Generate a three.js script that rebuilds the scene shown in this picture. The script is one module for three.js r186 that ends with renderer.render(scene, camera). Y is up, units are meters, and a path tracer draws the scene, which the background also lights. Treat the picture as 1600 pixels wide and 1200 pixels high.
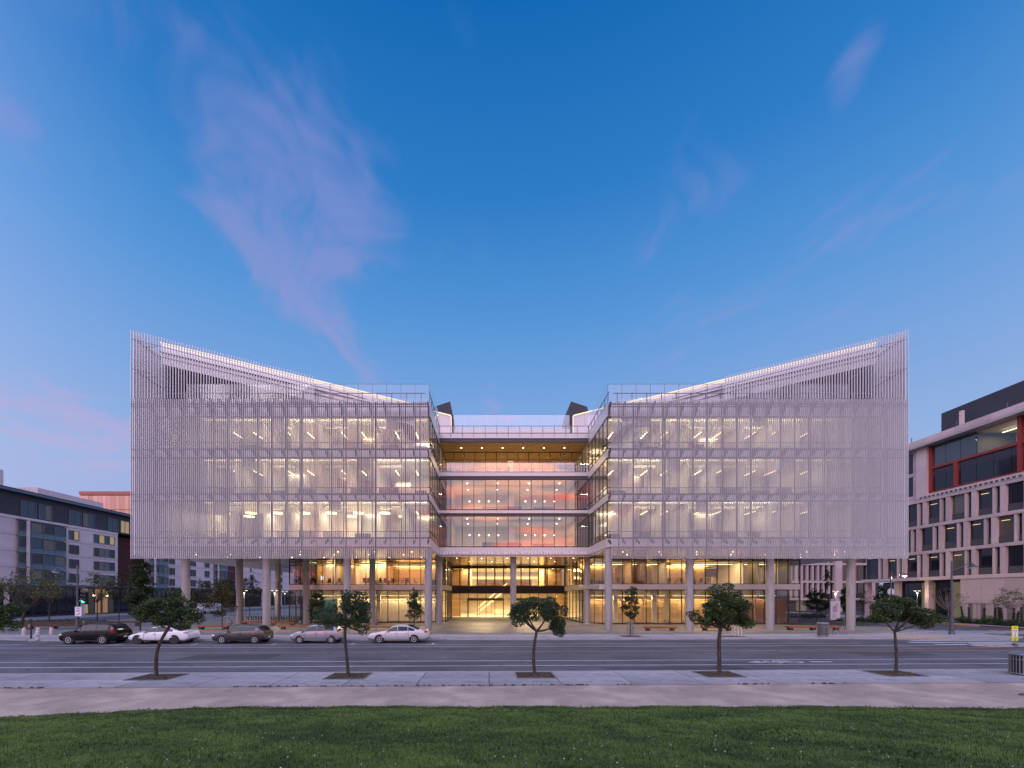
import * as THREE from 'three';
import { mergeGeometries } from 'three/addons/utils/BufferGeometryUtils.js';
import { RectAreaLightUniformsLib } from 'three/addons/lights/RectAreaLightUniformsLib.js';
import { FontLoader } from 'three/addons/loaders/FontLoader.js';
import { TextGeometry } from 'three/addons/geometries/TextGeometry.js';

// ---------- camera (shifted lens: the verticals stay upright) ----------
const scene = new THREE.Scene();
const F = 640, PX = 765, PY = 931, EYE = 3.84;          // focal length and principal point in 1600x1200 pixels, eye height
const camera = new THREE.PerspectiveCamera(2 * Math.atan(PY / F) * 180 / Math.PI, 1670 / 1862, 0.1, 4000);
camera.position.set(0, EYE, 0);
camera.setViewOffset(1670, 1862, 835 - PX, 0, 1600, 1200);
camera.updateProjectionMatrix();
const renderer = new THREE.WebGLRenderer({ antialias: true });
renderer.setSize(1024, 768);
renderer.toneMapping = THREE.LinearToneMapping;
renderer.toneMappingExposure = 1;
renderer.shadowMap.enabled = true;
RectAreaLightUniformsLib.init();

// ---------- random numbers and noise ----------
let seed = 7;
const rnd = () => { seed |= 0; seed = seed + 0x6D2B79F5 | 0; let t = Math.imul(seed ^ seed >>> 15, 1 | seed); t = t + Math.imul(t ^ t >>> 7, 61 | t) ^ t; return ((t ^ t >>> 14) >>> 0) / 4294967296; };
const rr = (a, b) => a + (b - a) * rnd();
const pick = (l) => l[Math.floor(rnd() * l.length)];
const clamp = (x, a = 0, b = 1) => Math.min(b, Math.max(a, x));
const sm = (a, b, x) => { const t = clamp((x - a) / (b - a)); return t * t * (3 - 2 * t); };
const mix = (a, b, t) => a + (b - a) * t;
const mix3 = (a, b, t) => [mix(a[0], b[0], t), mix(a[1], b[1], t), mix(a[2], b[2], t)];
const hash = (x, y) => { let h = Math.imul(x, 374761393) + Math.imul(y, 668265263) | 0; h = Math.imul(h ^ h >>> 13, 1274126177); return ((h ^ h >>> 16) >>> 0) / 4294967296; };
function vnoise(x, y, p = 0) {                              // value noise, repeating every p cells if p
  const X = Math.floor(x), Y = Math.floor(y), u = x - X, v = y - Y, w = (a) => a * a * (3 - 2 * a), q = (a) => p ? ((a % p) + p) % p : a;
  const a = hash(q(X), q(Y)), b = hash(q(X + 1), q(Y)), c = hash(q(X), q(Y + 1)), d = hash(q(X + 1), q(Y + 1));
  return mix(mix(a, b, w(u)), mix(c, d, w(u)), w(v));
}
const fbm = (x, y, o = 5, p = 0) => { let s = 0, a = 0.5, n = 0; for (let i = 0; i < o; i++) { s += a * vnoise(x + i * 17 * (p ? 0 : 1), y + i * 9 * (p ? 0 : 1), p); n += a; x *= 2; y *= 2; p *= 2; a *= 0.5; } return s / n; };

// ---------- sky: dusk, blue overhead, lavender at the horizon, the afterglow behind the camera ----------
function skyColor(x, y, z) {
  const e = Math.max(y, 0), E = Math.asin(clamp(e)) * 180 / Math.PI;
  const stops = [[0, [.35, .42, .71]], [6, [.37, .45, .74]], [14, [.315, .455, .755]], [24, [.20, .38, .735]], [34, [.09, .30, .68]], [44, [.03, .205, .57]], [56, [.006, .138, .455]], [90, [.008, .09, .33]]];
  let c = stops[stops.length - 1][1];
  for (let i = 0; i < stops.length - 1; i++) if (E <= stops[i + 1][0]) { c = mix3(stops[i][1], stops[i + 1][1], (E - stops[i][0]) / (stops[i + 1][0] - stops[i][0])); break; }
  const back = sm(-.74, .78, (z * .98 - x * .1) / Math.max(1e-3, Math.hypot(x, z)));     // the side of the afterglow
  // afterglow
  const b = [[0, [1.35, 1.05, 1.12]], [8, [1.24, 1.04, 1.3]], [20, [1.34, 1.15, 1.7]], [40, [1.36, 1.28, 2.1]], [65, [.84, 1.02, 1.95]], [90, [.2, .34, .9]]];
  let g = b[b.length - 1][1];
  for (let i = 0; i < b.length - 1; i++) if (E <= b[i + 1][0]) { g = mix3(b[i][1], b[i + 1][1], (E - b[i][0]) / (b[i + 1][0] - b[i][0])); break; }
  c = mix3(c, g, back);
  const azim = Math.atan2(x, -z);
  c = mix3(c, [c[0] * 1.12, c[1] * .96, c[2] * .99], sm(18, 3, E) * sm(-.35, -.95, azim) * (1 - back));   // pink low on the left
  // cirrus in the plane of the clouds
  const d = Math.max(y, .035), u = x / d, v = -z / d;
  const wx = u + .5 * (fbm(u * 2.2 + 3, v * 1.8, 4) - .5), wv = v + .5 * (fbm(u * 2 + 40, v * 1.6 + 8, 4) - .5);
  const fibre = fbm(wx * 4.6 + 41.9, wv * 3.3 + 5, 6), fine = fbm(wx * 15 + 2 + wv * 3, wv * 8, 4);
  const spot = (u0, v0, su, sv, lean) => { const a = v - v0, q = (u - u0 - lean * a) / su, r = a / sv; return Math.exp(-q * q - r * r); };
  let m = 0;
  m += 1.4 * spot(-.60, 1.14, .17, .36, -.02) + 1.0 * spot(-.40, 1.10, .22, .22, .3) + 1.15 * spot(-.56, 1.75, .1, .4, .08) + .55 * spot(-.5, .75, .16, .2, .1);
  m += 1.1 * spot(.70, .80, .05, .13, .42) + .8 * spot(.46, 1.15, .14, .22, -.5) + .6 * spot(1.1, 1.05, .24, .18, .3) + .45 * spot(.9, 1.5, .34, .34, -.2);
  m += 1.0 * spot(-1.03, .92, .09, .16, -.25) + 1.9 * spot(-2.6, 2.3, .6, .6, 0) + .9 * spot(.02, 2.3, .07, .5, .03) + .5 * spot(-.12, 1.65, .05, .2, .2);
  m += 1.0 * spot(-2.1, 4.5, 1.2, 1.2, 0) + .8 * spot(-2.9, 3.4, .5, .5, 0);
  m += .17;
  const mm = clamp(m, 0, 1.3), thr = .66 - .30 * mm, k = clamp(mm * 1.2) * sm(thr, thr + .38, fibre * .58 + fine * .42) * (1 - back);
  const tint = mix3([.27, .30, .64], [.50, .43, .69], sm(40, 12, E));
  c = mix3(c, mix3(tint, c, .1), clamp(k * .68));
  // red-lit streaks of cloud over the afterglow
  if (back > 0) {
    const az = Math.atan2(x, z), s1 = fbm(az * 3.2 + 9 + E * .05, E * .21 + 2 + .6 * fbm(az * 2, E * .06, 3), 5), s2 = fbm(az * 7 + 31 - E * .1, E * .55 + 7, 4);
    const t = sm(.42, .55, s1 * .65 + s2 * .35) * sm(27, 13, E) * sm(0, 4, E);
    const q = sm(.35, .66, fbm(az * 5 + 3, E * .33 + 20, 4));
    c = mix3(c, mix3([4.6, .8, .78], [4.2, 2.0, 1.5], q), t * .95 * sm(.4, 1, back) * sm(.60, .32, Math.abs(az + .02)));
  }
  return c;
}
{
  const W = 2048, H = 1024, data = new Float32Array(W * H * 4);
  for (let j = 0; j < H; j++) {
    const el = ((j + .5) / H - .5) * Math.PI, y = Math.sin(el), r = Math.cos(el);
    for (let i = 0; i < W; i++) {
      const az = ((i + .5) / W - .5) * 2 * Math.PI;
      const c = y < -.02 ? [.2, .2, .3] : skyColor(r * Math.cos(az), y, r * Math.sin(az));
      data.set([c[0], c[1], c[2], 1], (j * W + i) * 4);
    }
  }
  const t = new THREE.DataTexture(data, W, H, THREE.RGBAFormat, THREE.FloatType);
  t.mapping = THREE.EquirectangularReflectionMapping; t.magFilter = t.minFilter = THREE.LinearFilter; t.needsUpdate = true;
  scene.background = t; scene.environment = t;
}
// the last of the sunset, a very broad soft light from behind and to the left of the camera
const sun = new THREE.DirectionalLight(new THREE.Color().setRGB(1, .86, .86), .75);
sun.position.set(-100, 130, 75); sun.target.position.set(0, 8, -40);
sun.castShadow = true; sun.shadow.radius = 75; sun.shadow.mapSize.set(2048, 2048);
Object.assign(sun.shadow.camera, { left: -140, right: 140, top: 120, bottom: -60, near: 1, far: 420 });
scene.add(sun, sun.target);

// ---------- helpers ----------
const taken = new Map();
function numbered(n) { const k = taken.get(n) ?? 0; taken.set(n, k + 1); return k ? n + '_' + String(k).padStart(3, '0') : n; }
function tag(o, label, category, group, kind) { o.userData = {}; if (label) o.userData.label = label; if (category) o.userData.category = category; if (group) o.userData.group = group; if (kind) o.userData.kind = kind; return o; }
function thing(name, label, category, [x, y, z] = [0, 0, 0], turn = 0, group) {
  const o = new THREE.Group(); o.name = numbered(name); o.position.set(x, y, z); o.rotation.y = turn; scene.add(o);
  return tag(o, label, category, group);
}
function part(parent, name, geo, mat, label) {
  const m = new THREE.Mesh(geo, mat); m.name = parent === scene ? numbered(name) : name; m.castShadow = m.receiveShadow = true; parent.add(m);
  if (label) m.userData.label = label;
  return m;
}
function struct(name, geo, mat) { const m = part(scene, name, geo, mat); m.userData.kind = 'structure'; return m; }
function copyThing(o, label, [x, y, z], turn = 0, scale = 1) { const c = o.clone(); c.name = numbered(o.name.replace(/_\d{3}$/, '')); c.userData = { ...o.userData, label }; c.position.set(x, y, z); c.rotation.y = turn; c.scale.setScalar(scale); scene.add(c); return c; }
const C = (r, g, b) => new THREE.Color().setRGB(r, g, b);
const std = (r, g, b, rough = .8, o = {}) => new THREE.MeshStandardMaterial({ color: C(r, g, b), roughness: rough, ...o });
const phys = (r, g, b, rough, o = {}) => new THREE.MeshPhysicalMaterial({ color: C(r, g, b), roughness: rough, ...o });
const glow = (r, g, b, k) => new THREE.MeshStandardMaterial({ color: C(.12, .12, .12), emissive: C(r, g, b), emissiveIntensity: k, roughness: .6 });
// boxes with uv in metres
const boxCache = new Map();
function boxAt(w, h, d) {
  const key = [w, h, d].map((v) => v.toFixed(3)).join();
  if (boxCache.has(key)) return boxCache.get(key);
  const g = new THREE.BoxGeometry(w, h, d), uv = g.attributes.uv, size = [[d, h], [d, h], [w, d], [w, d], [w, h], [w, h]];
  for (let f = 0; f < 6; f++) for (let k = 0; k < 4; k++) uv.setXY(f * 4 + k, uv.getX(f * 4 + k) * size[f][0], uv.getY(f * 4 + k) * size[f][1]);
  boxCache.set(key, g); return g;
}
const bx = (w, h, d, x = 0, y = 0, z = 0, ry = 0, rz = 0, rx = 0) => { const g = boxAt(w, h, d).clone(); if (rx) g.rotateX(rx); if (rz) g.rotateZ(rz); if (ry) g.rotateY(ry); return g.translate(x, y, z); };
const cyl = (r0, r1, h, x = 0, y = 0, z = 0, n = 12) => new THREE.CylinderGeometry(r1, r0, h, n).translate(x, y + h / 2, z);
const merge = (l) => mergeGeometries(l.map((g) => { const q = g.index ? g.toNonIndexed() : g; for (const k of Object.keys(q.attributes)) if (!['position', 'normal', 'uv'].includes(k)) q.deleteAttribute(k); return q; }));
function bar(a, b, r, n = 6, r2 = r) {                       // a tapered rod between two points
  const A = new THREE.Vector3(...a), B = new THREE.Vector3(...b), d = B.clone().sub(A), L = d.length();
  const g = new THREE.CylinderGeometry(r2, r, L, n, 1).translate(0, L / 2, 0);
  return g.applyQuaternion(new THREE.Quaternion().setFromUnitVectors(new THREE.Vector3(0, 1, 0), d.normalize())).translate(...a);
}
const tube = (pts, r, n = 8, seg = 24) => new THREE.TubeGeometry(new THREE.CatmullRomCurve3(pts.map((p) => new THREE.Vector3(...p))), seg, r, n);
function limb(pts, r0, r1, n = 7, seg = 14) {                // a tapered bent limb
  const c = new THREE.CatmullRomCurve3(pts.map((p) => new THREE.Vector3(...p))), g = new THREE.TubeGeometry(c, seg, 1, n), p = g.attributes.position, q = new THREE.Vector3();
  for (let i = 0; i <= seg; i++) { c.getPointAt(i / seg, q); const r = mix(r0, r1, i / seg); for (let k = 0; k <= n; k++) { const j = i * (n + 1) + k; p.setXYZ(j, q.x + (p.getX(j) - q.x) * r, q.y + (p.getY(j) - q.y) * r, q.z + (p.getZ(j) - q.z) * r); } }
  g.computeVertexNormals(); return g;
}
// a flat sheet (or a slab of thickness t) over points [x, d] on the ground, top at y
function slabOver(pts, y, t = 0) {
  const s = new THREE.Shape(pts.map((p) => new THREE.Vector2(p[0], p[1])));
  const g = t ? new THREE.ExtrudeGeometry(s, { depth: t, bevelEnabled: false }) : new THREE.ShapeGeometry(s);
  g.rotateX(-Math.PI / 2); return g.translate(0, t ? y - t : y, 0);
}
const px = (x, d) => (x - PX) * d / F, py = (y, d) => EYE + (PY - y) * d / F;   // where a point seen at a pixel stands at a distance
const SL = .025;                                            // the street runs a little askew to the building
const S = (x, v) => [x, v + SL * x];
const band = (x0, x1, v0, v1) => [S(x0, v0), S(x1, v0), S(x1, v1), S(x0, v1)];
// textures
function tex(n, metres, f) {
  const data = new Uint8Array(n * n * 4);
  for (let j = 0; j < n; j++) for (let i = 0; i < n; i++) { const c = f(i / n, j / n); data.set([clamp(c[0]) * 255, clamp(c[1]) * 255, clamp(c[2]) * 255, 255], (j * n + i) * 4); }
  const t = new THREE.DataTexture(data, n, n); t.wrapS = t.wrapT = THREE.RepeatWrapping; t.magFilter = THREE.LinearFilter; t.minFilter = THREE.LinearMipmapLinearFilter; t.generateMipmaps = true; t.colorSpace = THREE.SRGBColorSpace; t.repeat.set(1 / metres, 1 / metres); t.needsUpdate = true; return t;
}
const grey = (v, r = 1, g = 1, b = 1) => [v * r, v * g, v * b];
const T = {
  asphalt: tex(1024, 17, (u, v) => { const p = fbm(u * 6, v * 6, 4, 6), f = hash(u * 1024 | 0, v * 1024 | 0), st = fbm(u * 2, v * 26, 4, 0) ; const crack = Math.abs(fbm(u * 9 + 4, v * 9, 5, 9) - .5) < .007 ? .72 : 1; return grey((.74 + .3 * (p - .5) + .16 * (f - .5) + .22 * (st - .5)) * crack, 1, 1, 1.01); }),
  concrete: tex(1024, 9, (u, v) => { const p = fbm(u * 5, v * 5, 5, 5), f = hash(u * 1024 | 0, v * 1024 | 0), s = sm(.62, .75, fbm(u * 14, v * 14, 4, 14)); return grey(.83 + .22 * (p - .5) + .08 * (f - .5) - .09 * s); }),
  gravel: tex(1024, 6, (u, v) => { const p = fbm(u * 7, v * 7, 5, 7), f = hash(u * 1024 | 0, v * 1024 | 0), q = hash(u * 300 | 0, v * 300 | 0); return grey(.78 + .3 * (p - .5) + .18 * (f - .5) + .1 * (q - .5), 1, .99, .97); }),
  soil: tex(512, 4, (u, v) => { const p = fbm(u * 8, v * 8, 5, 8), f = hash(u * 512 | 0, v * 512 | 0); return grey(.7 + .5 * (p - .5) + .25 * (f - .5)); }),
  wood: tex(512, 2.4, (u, v) => { const g = fbm(u * 3, v * 60, 4, 0), k = fbm(u * 4, v * 8, 3, 4); return grey(.78 + .22 * (g - .5) + .2 * (k - .5), 1, .98, .95); }),
  plaster: tex(512, 5, (u, v) => { const p = fbm(u * 5, v * 5, 5, 5), f = hash(u * 512 | 0, v * 512 | 0); return grey(.88 + .12 * (p - .5) + .05 * (f - .5)); }),
  bark: tex(256, .8, (u, v) => { const g = fbm(u * 24, v * 5, 4, 0); return grey(.55 + .7 * (g - .3)); }),
};
// materials
const M = {
  asphalt: std(.17, .172, .185, .92, { map: T.asphalt }), asphaltFar: std(.10, .10, .105, .95, { map: T.asphalt }), concrete: std(.44, .43, .43, .88, { map: T.concrete }), concreteLight: std(.5, .48, .47, .85, { map: T.concrete }),
  plaza: std(.28, .26, .23, .62, { map: T.concrete }), paver: std(.25, .23, .205, .5, { map: T.concrete }), gravel: std(.66, .53, .43, .97, { map: T.gravel }), soil: std(.10, .075, .05, 1, { map: T.soil }), turf: std(.06, .07, .025, 1, { map: T.soil }),
  paint: std(.82, .82, .82, .7, { map: T.concrete }), yellow: std(.48, .36, .24, .8, { map: T.concrete }), red: std(.3, .05, .04, .7, { map: T.concrete }), reddish: std(.2, .13, .12, .9, { map: T.asphalt }), tactile: std(.6, .3, .06, .8),
  fin: std(.64, .63, .65, .42, { metalness: .15 }), metal: std(.16, .15, .155, .45, { metalness: .4 }), dark: std(.022, .02, .02, .5), frame: std(.035, .03, .028, .4, { metalness: .3 }), steel: std(.32, .32, .33, .35, { metalness: .7 }), white: std(.66, .64, .62, .6, { map: T.plaster }),
  panel: phys(.54, .53, .535, .28, { metalness: .25 }), column: std(.5, .47, .45, .7, { map: T.concrete }), soffit: phys(.42, .36, .29, .2, { metalness: .35 }), soffitOut: std(.5, .47, .46, .35, { metalness: .2 }),
  wingGlass: phys(.93, .95, .93, 0, { transmission: 1, ior: 1.85 }), stripGlow: glow(1, .84, .6, 1.1), glass: phys(.93, .95, .93, 0, { transmission: 1, ior: 2.3 }), clear: phys(.97, .98, .98, 0, { transmission: 1, ior: 1.5 }), lobbyGlass: phys(.93, .93, .9, 0, { transmission: 1, ior: 1.6 }),
  ceiling: std(.66, .6, .5, .85), cream: std(.66, .58, .45, .8, { map: T.plaster }), roomWhite: std(.7, .66, .58, .8, { map: T.plaster }), oak: std(.62, .40, .17, .55, { map: T.wood }), oakPale: std(.68, .47, .22, .6, { map: T.wood }), oakDark: std(.2, .10, .045, .6, { map: T.wood }), timber: std(.12, .07, .05, .8, { map: T.wood }), floorIn: std(.35, .3, .24, .5), floorPale: std(.6, .55, .46, .3),
  shade: phys(.6, .55, .45, 1, { transmission: .35 }), brick: std(.10, .03, .028, .9, { map: T.plaster }), pinkWall: std(.70, .53, .50, .8, { map: T.plaster }), pinkLight: std(.82, .63, .59, .75, { map: T.plaster }), greyWall: std(.055, .055, .07, .7, { map: T.plaster }), redFrame: std(.27, .035, .022, .5), whiteWall: std(.80, .68, .68, .85, { map: T.plaster }),
  darkGlass: phys(.010, .012, .018, .04, { ior: 1.55 }), blueGlass: phys(.022, .06, .085, .06, { ior: 1.55 }), bark: std(.12, .09, .075, .95, { map: T.bark }), barkPale: std(.42, .36, .31, .9, { map: T.bark }), orange: std(.42, .12, .045, .6, { map: T.wood }),
  warm: glow(1, .78, .45, 3.2), warmSoft: glow(1, .72, .36, 1.5), led: glow(1, .82, .56, 5), down: glow(1, .85, .6, 7), amber: glow(1, .62, .22, 1.6),
};
Object.assign(M, {
  whiteWall2: std(.75, .64, .64, .85, { map: T.plaster }), steelBlue: std(.11, .14, .18, .5, { metalness: .3 }), greyGlass: phys(.05, .055, .065, .06, { ior: 1.8 }), teal: phys(.05, .11, .15, .15, { ior: 1.7 }), litGlass: glow(1, .78, .42, .1), pinkLight2: std(.77, .59, .55, .78, { map: T.plaster }), pinkWall2: std(.62, .47, .44, .85, { map: T.plaster }), boardWall: std(.36, .29, .28, .85, { map: T.wood }), greyWall2: std(.075, .066, .066, .6),
  sunsetPane: [0, 1, 2].map((k) => std(.42 + .07 * k, .25 + .04 * k, .2 + .04 * k, .3 + .05 * k, { metalness: .85 })), copperEdge: std(.35, .11, .07, .5), carGlass: phys(.010, .012, .017, .05, { ior: 1.42 }), rubber: std(.012, .012, .013, .7), rim: std(.66, .66, .67, .35, { metalness: .3 }), rimDark: std(.10, .10, .11, .3, { metalness: .8 }), lens: phys(.7, .72, .75, .06, { ior: 1.5 }), tail: phys(.42, .012, .015, .12, { clearcoat: 1 }), paintPlate: std(.6, .6, .6, .5), poleBlue: std(.085, .09, .115, .4, { metalness: .4 }), signPale: std(.55, .53, .55, .5), downSoft: glow(1, .8, .5, 2.6),
});
const WARM = C(1, .89, .70), AMBER = C(1, .72, .36);
function areaLight(parent, color, power, w, h, [x, y, z], dir) {
  const l = new THREE.RectAreaLight(color, power, w, h); l.position.set(x, y, z); parent.add(l); parent.updateMatrixWorld(true);
  l.lookAt(new THREE.Vector3(x + dir[0], y + dir[1], z + dir[2]).applyMatrix4(parent.matrixWorld)); return l;
}
// ---------- ground ----------
struct('ground', slabOver([[-1500, -200], [1500, -200], [1500, 2500], [-1500, 2500]], -.05), M.asphaltFar);
struct('road', slabOver(band(-130, 130, 20, 35.75), 0), M.asphalt);
struct('cross_street_left', slabOver([[-70, 36], [-57, 36], [-57, 220], [-70, 220]], 0), M.asphalt);
struct('cross_street_right', slabOver([[47.5, 36.8], [61, 37], [61, 220], [47.5, 220]], 0), M.asphalt);
const G0 = .14;                                             // level of the pavements and the plaza
{ // near pavement, cast in slabs with tooled joints, with tree wells left open
  const w = struct('near_sidewalk', slabOver(band(-60, 60, 17.0, 19.95), G0 - .03), std(.1, .1, .1, .95));
  const geo = bx(2.995, .1, 1.445, 0, 0, 0), gB = bx(2.995, .1, 1.42, 0, 0, 0);
  const mats = [0, 1, 2, 3].map((k) => std(.40 + .035 * k, .39 + .035 * k, .40 + .034 * k, .9, { map: T.concrete }));
  for (let i = -12; i < 12; i++) for (let r = 0; r < 2; r++) {
    const x = i * 3.04 + 1.5, [X, d] = S(x, 17.73 + r * 1.465), m = part(w, 'slab', r ? gB : geo, pick(mats));
    m.position.set(X, G0 - .05, -d); m.rotation.y = Math.atan(SL);
  }
  const kerb = struct('near_kerb', slabOver(band(-60, 60, 19.95, 20.13), G0 + .004, .2), M.concreteLight);
}
struct('far_kerb', slabOver([...[-39, -34, 30].map((x) => S(x, 35.6)), S(36, 35.2), S(40, 34.6), S(46, 34.8), S(48.5, 36), S(48.4, 36.4), S(46, 35.1), S(40, 34.9), S(36, 35.5), S(30, 35.9), S(-34, 35.9), S(-39, 36.2)], G0 + .004, .22), M.concreteLight);
struct('far_sidewalk', slabOver([S(-39, 36.2), S(-34, 35.9), S(30, 35.9), S(36, 35.5), S(40, 34.9), S(46, 35.1), S(48.4, 36.4), [47, 42], [47, 47], [-56, 47], [-56, 42], S(-50, 38.5)], G0, .2), M.concrete);
struct('plaza', slabOver([[-57, 41], [-40, 38.4], [38, 40.2], [47, 43.5], [47, 170], [-57, 170]], G0 + .012, .2), M.plaza);
{ // large pavers of the plaza, as far as they can be told apart
  const w = struct('plaza_paving', slabOver([[-30, 39.3], [38, 40.6], [38, 40.7], [-30, 39.4]], G0 + .02), M.paver);
  const mats = [0, 1, 2, 3, 4].map((k) => std(.21 + .028 * k, .195 + .026 * k, .17 + .024 * k, .45, { map: T.concrete })), geo = bx(2.96, .05, 1.46);
  for (let i = 0; i < 22; i++) for (let j = 0; j < 10; j++) { const m = part(w, 'paver', geo, pick(mats)); m.position.set(-28 + i * 3, G0 + .002, -(41.6 + j * 1.5)); }
}
struct('gravel_path', slabOver(band(-60, 60, 12.2, 17.0), .1), M.gravel);
{ // weeds in the joint between the path and the pavement
  const l = []; for (let i = 0; i < 260; i++) { const x = rr(-26, 26), n = fbm(x * .35 + 3, 1, 3); if (n < .5) continue; const [X, d] = S(x, 17.0 + rr(-.05, .03)); l.push(new THREE.ConeGeometry(rr(.03, .08), rr(.015, .045), 5).translate(X, G0 + .02, -d)); }
  tag(part(scene, 'weeds', merge(l), std(.035, .04, .02, 1)), 'low dark weeds in the joint along the sandy path', 'weeds', null, 'stuff');
}
// road markings
const mark = (name, pts, mat, y = .006) => struct(name, slabOver(pts, y), mat);
mark('lane_line', band(-70, 41, 30.9, 31.03), M.paint); mark('parking_line', band(-34, 30, 32.42, 32.52), M.paint); mark('lane_line', band(-70, 55, 24.12, 24.26), M.paint); mark('lane_line', band(-70, 55, 22.42, 22.56), M.paint);
mark('yellow_line', band(-70, 20, 28.1, 28.24), M.yellow); mark('yellow_line', [S(18, 28.2), S(38, 29.4), S(38, 29.55), S(18, 28.34)], M.yellow, .01); mark('yellow_line', band(20, 60, 27.75, 27.9), M.yellow);
mark('painted_median', [S(20, 28.0), S(37.5, 28.0), S(37.5, 29.3)], M.reddish, .004);
mark('lane_line', [S(-48, 30.4), S(-37, 33.2), S(-36.6, 33.1), S(-47.4, 30.3)], M.paint, .011);
for (const x of [-29.2, -23.4, -17.2, -11, -4.6]) mark('parking_tick', [S(x, 32.5), S(x + .12, 32.5), S(x + .12, 33.4), S(x, 33.4)], M.paint, .011);
for (const x of [-29.2, -17.2, -11, -4.6]) mark('parking_tick', band(x - .4, x + .5, 32.52, 32.62), M.paint, .012);
for (let k = 0; k < 7; k++) mark('crossing_stripe', [[48 + k * 1.9, 41.4], [48.8 + k * 1.9, 41.4], [47.9 + k * 1.9, 45.2], [47.1 + k * 1.9, 45.2]], M.paint, .008);
for (const [x, v] of [[34.5, 32.6], [35.2, 31.2], [36, 33.9]]) mark('crossing_stripe', band(x, x + 9, v, v + .45), M.paint, .013);
{ // bicycle symbol and arrow in the near bicycle lane
  const l = [], at = (x, v) => S(x, v);
  for (const x of [16.4, 17.6]) { const r = new THREE.RingGeometry(.34, .5, 20); r.rotateX(-Math.PI / 2); const [X, d] = at(x, 23.3); r.scale(1.1, 1, .8).translate(X, .012, -d); l.push(r); }
  for (const [a, b, c, d] of [[16.4, 23.3, 16.8, 23.75], [16.8, 23.75, 17.3, 23.7], [17.3, 23.7, 17.6, 23.3], [16.8, 23.75, 17, 23.25]]) { const p = at(a, b), q = at(c, d); l.push(slabOver([[p[0], p[1] - .07], [q[0], q[1] - .07], [q[0], q[1] + .07], [p[0], p[1] + .07]], .012)); }
  l.push(slabOver([at(18.6, 23.2), at(19.9, 23.2), at(19.9, 23.42), at(18.6, 23.42)], .012), slabOver([at(14.9, 23.3), at(15.7, 22.95), at(15.7, 23.65)], .012));
  struct('bicycle_lane_symbol', merge(l), M.paint);
}
struct('tactile_paving', slabOver([S(36.4, 35.7), S(40.6, 35.2), S(40.8, 36.0), S(36.6, 36.5)], G0 + .012, .02), M.tactile);
{ // kerbed island at the right
  const p = []; for (let i = 0; i <= 20; i++) { const t = Math.PI / 2 + i / 20 * Math.PI; p.push(S(38.6 + 1.6 * Math.cos(t), 30.6 + .7 * Math.sin(t))); }
  struct('traffic_island', slabOver([...p, S(52, 29.9), S(52, 31.3)], .15, .2), M.concreteLight);
}
struct('far_right_sidewalk', slabOver([[61.2, 30], [70, 30], [70, 120], [61.2, 120]], G0, .2), M.concrete);
struct('red_kerb', slabOver([[61, 38], [61.2, 38], [61.2, 51], [61, 51]], G0 + .01, .2), M.red);
struct('yellow_kerb', slabOver([[61, 51.01], [61.2, 51.01], [61.2, 55], [61, 55]], G0 + .01, .2), M.tactile);
struct('far_left_sidewalk', slabOver([[-80, 30], [-70, 30], [-70, 220], [-80, 220]], G0, .2), M.concrete);
struct('planting_bed', slabOver([[38, 52], [46.5, 50], [46.5, 75], [44, 75], [40, 62]], G0 + .06, .1), M.soil);
struct('planting_bed', slabOver([[63.5, 42], [69.5, 42], [69.5, 66], [63.5, 66]], G0 + .06, .1), M.soil);
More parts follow.
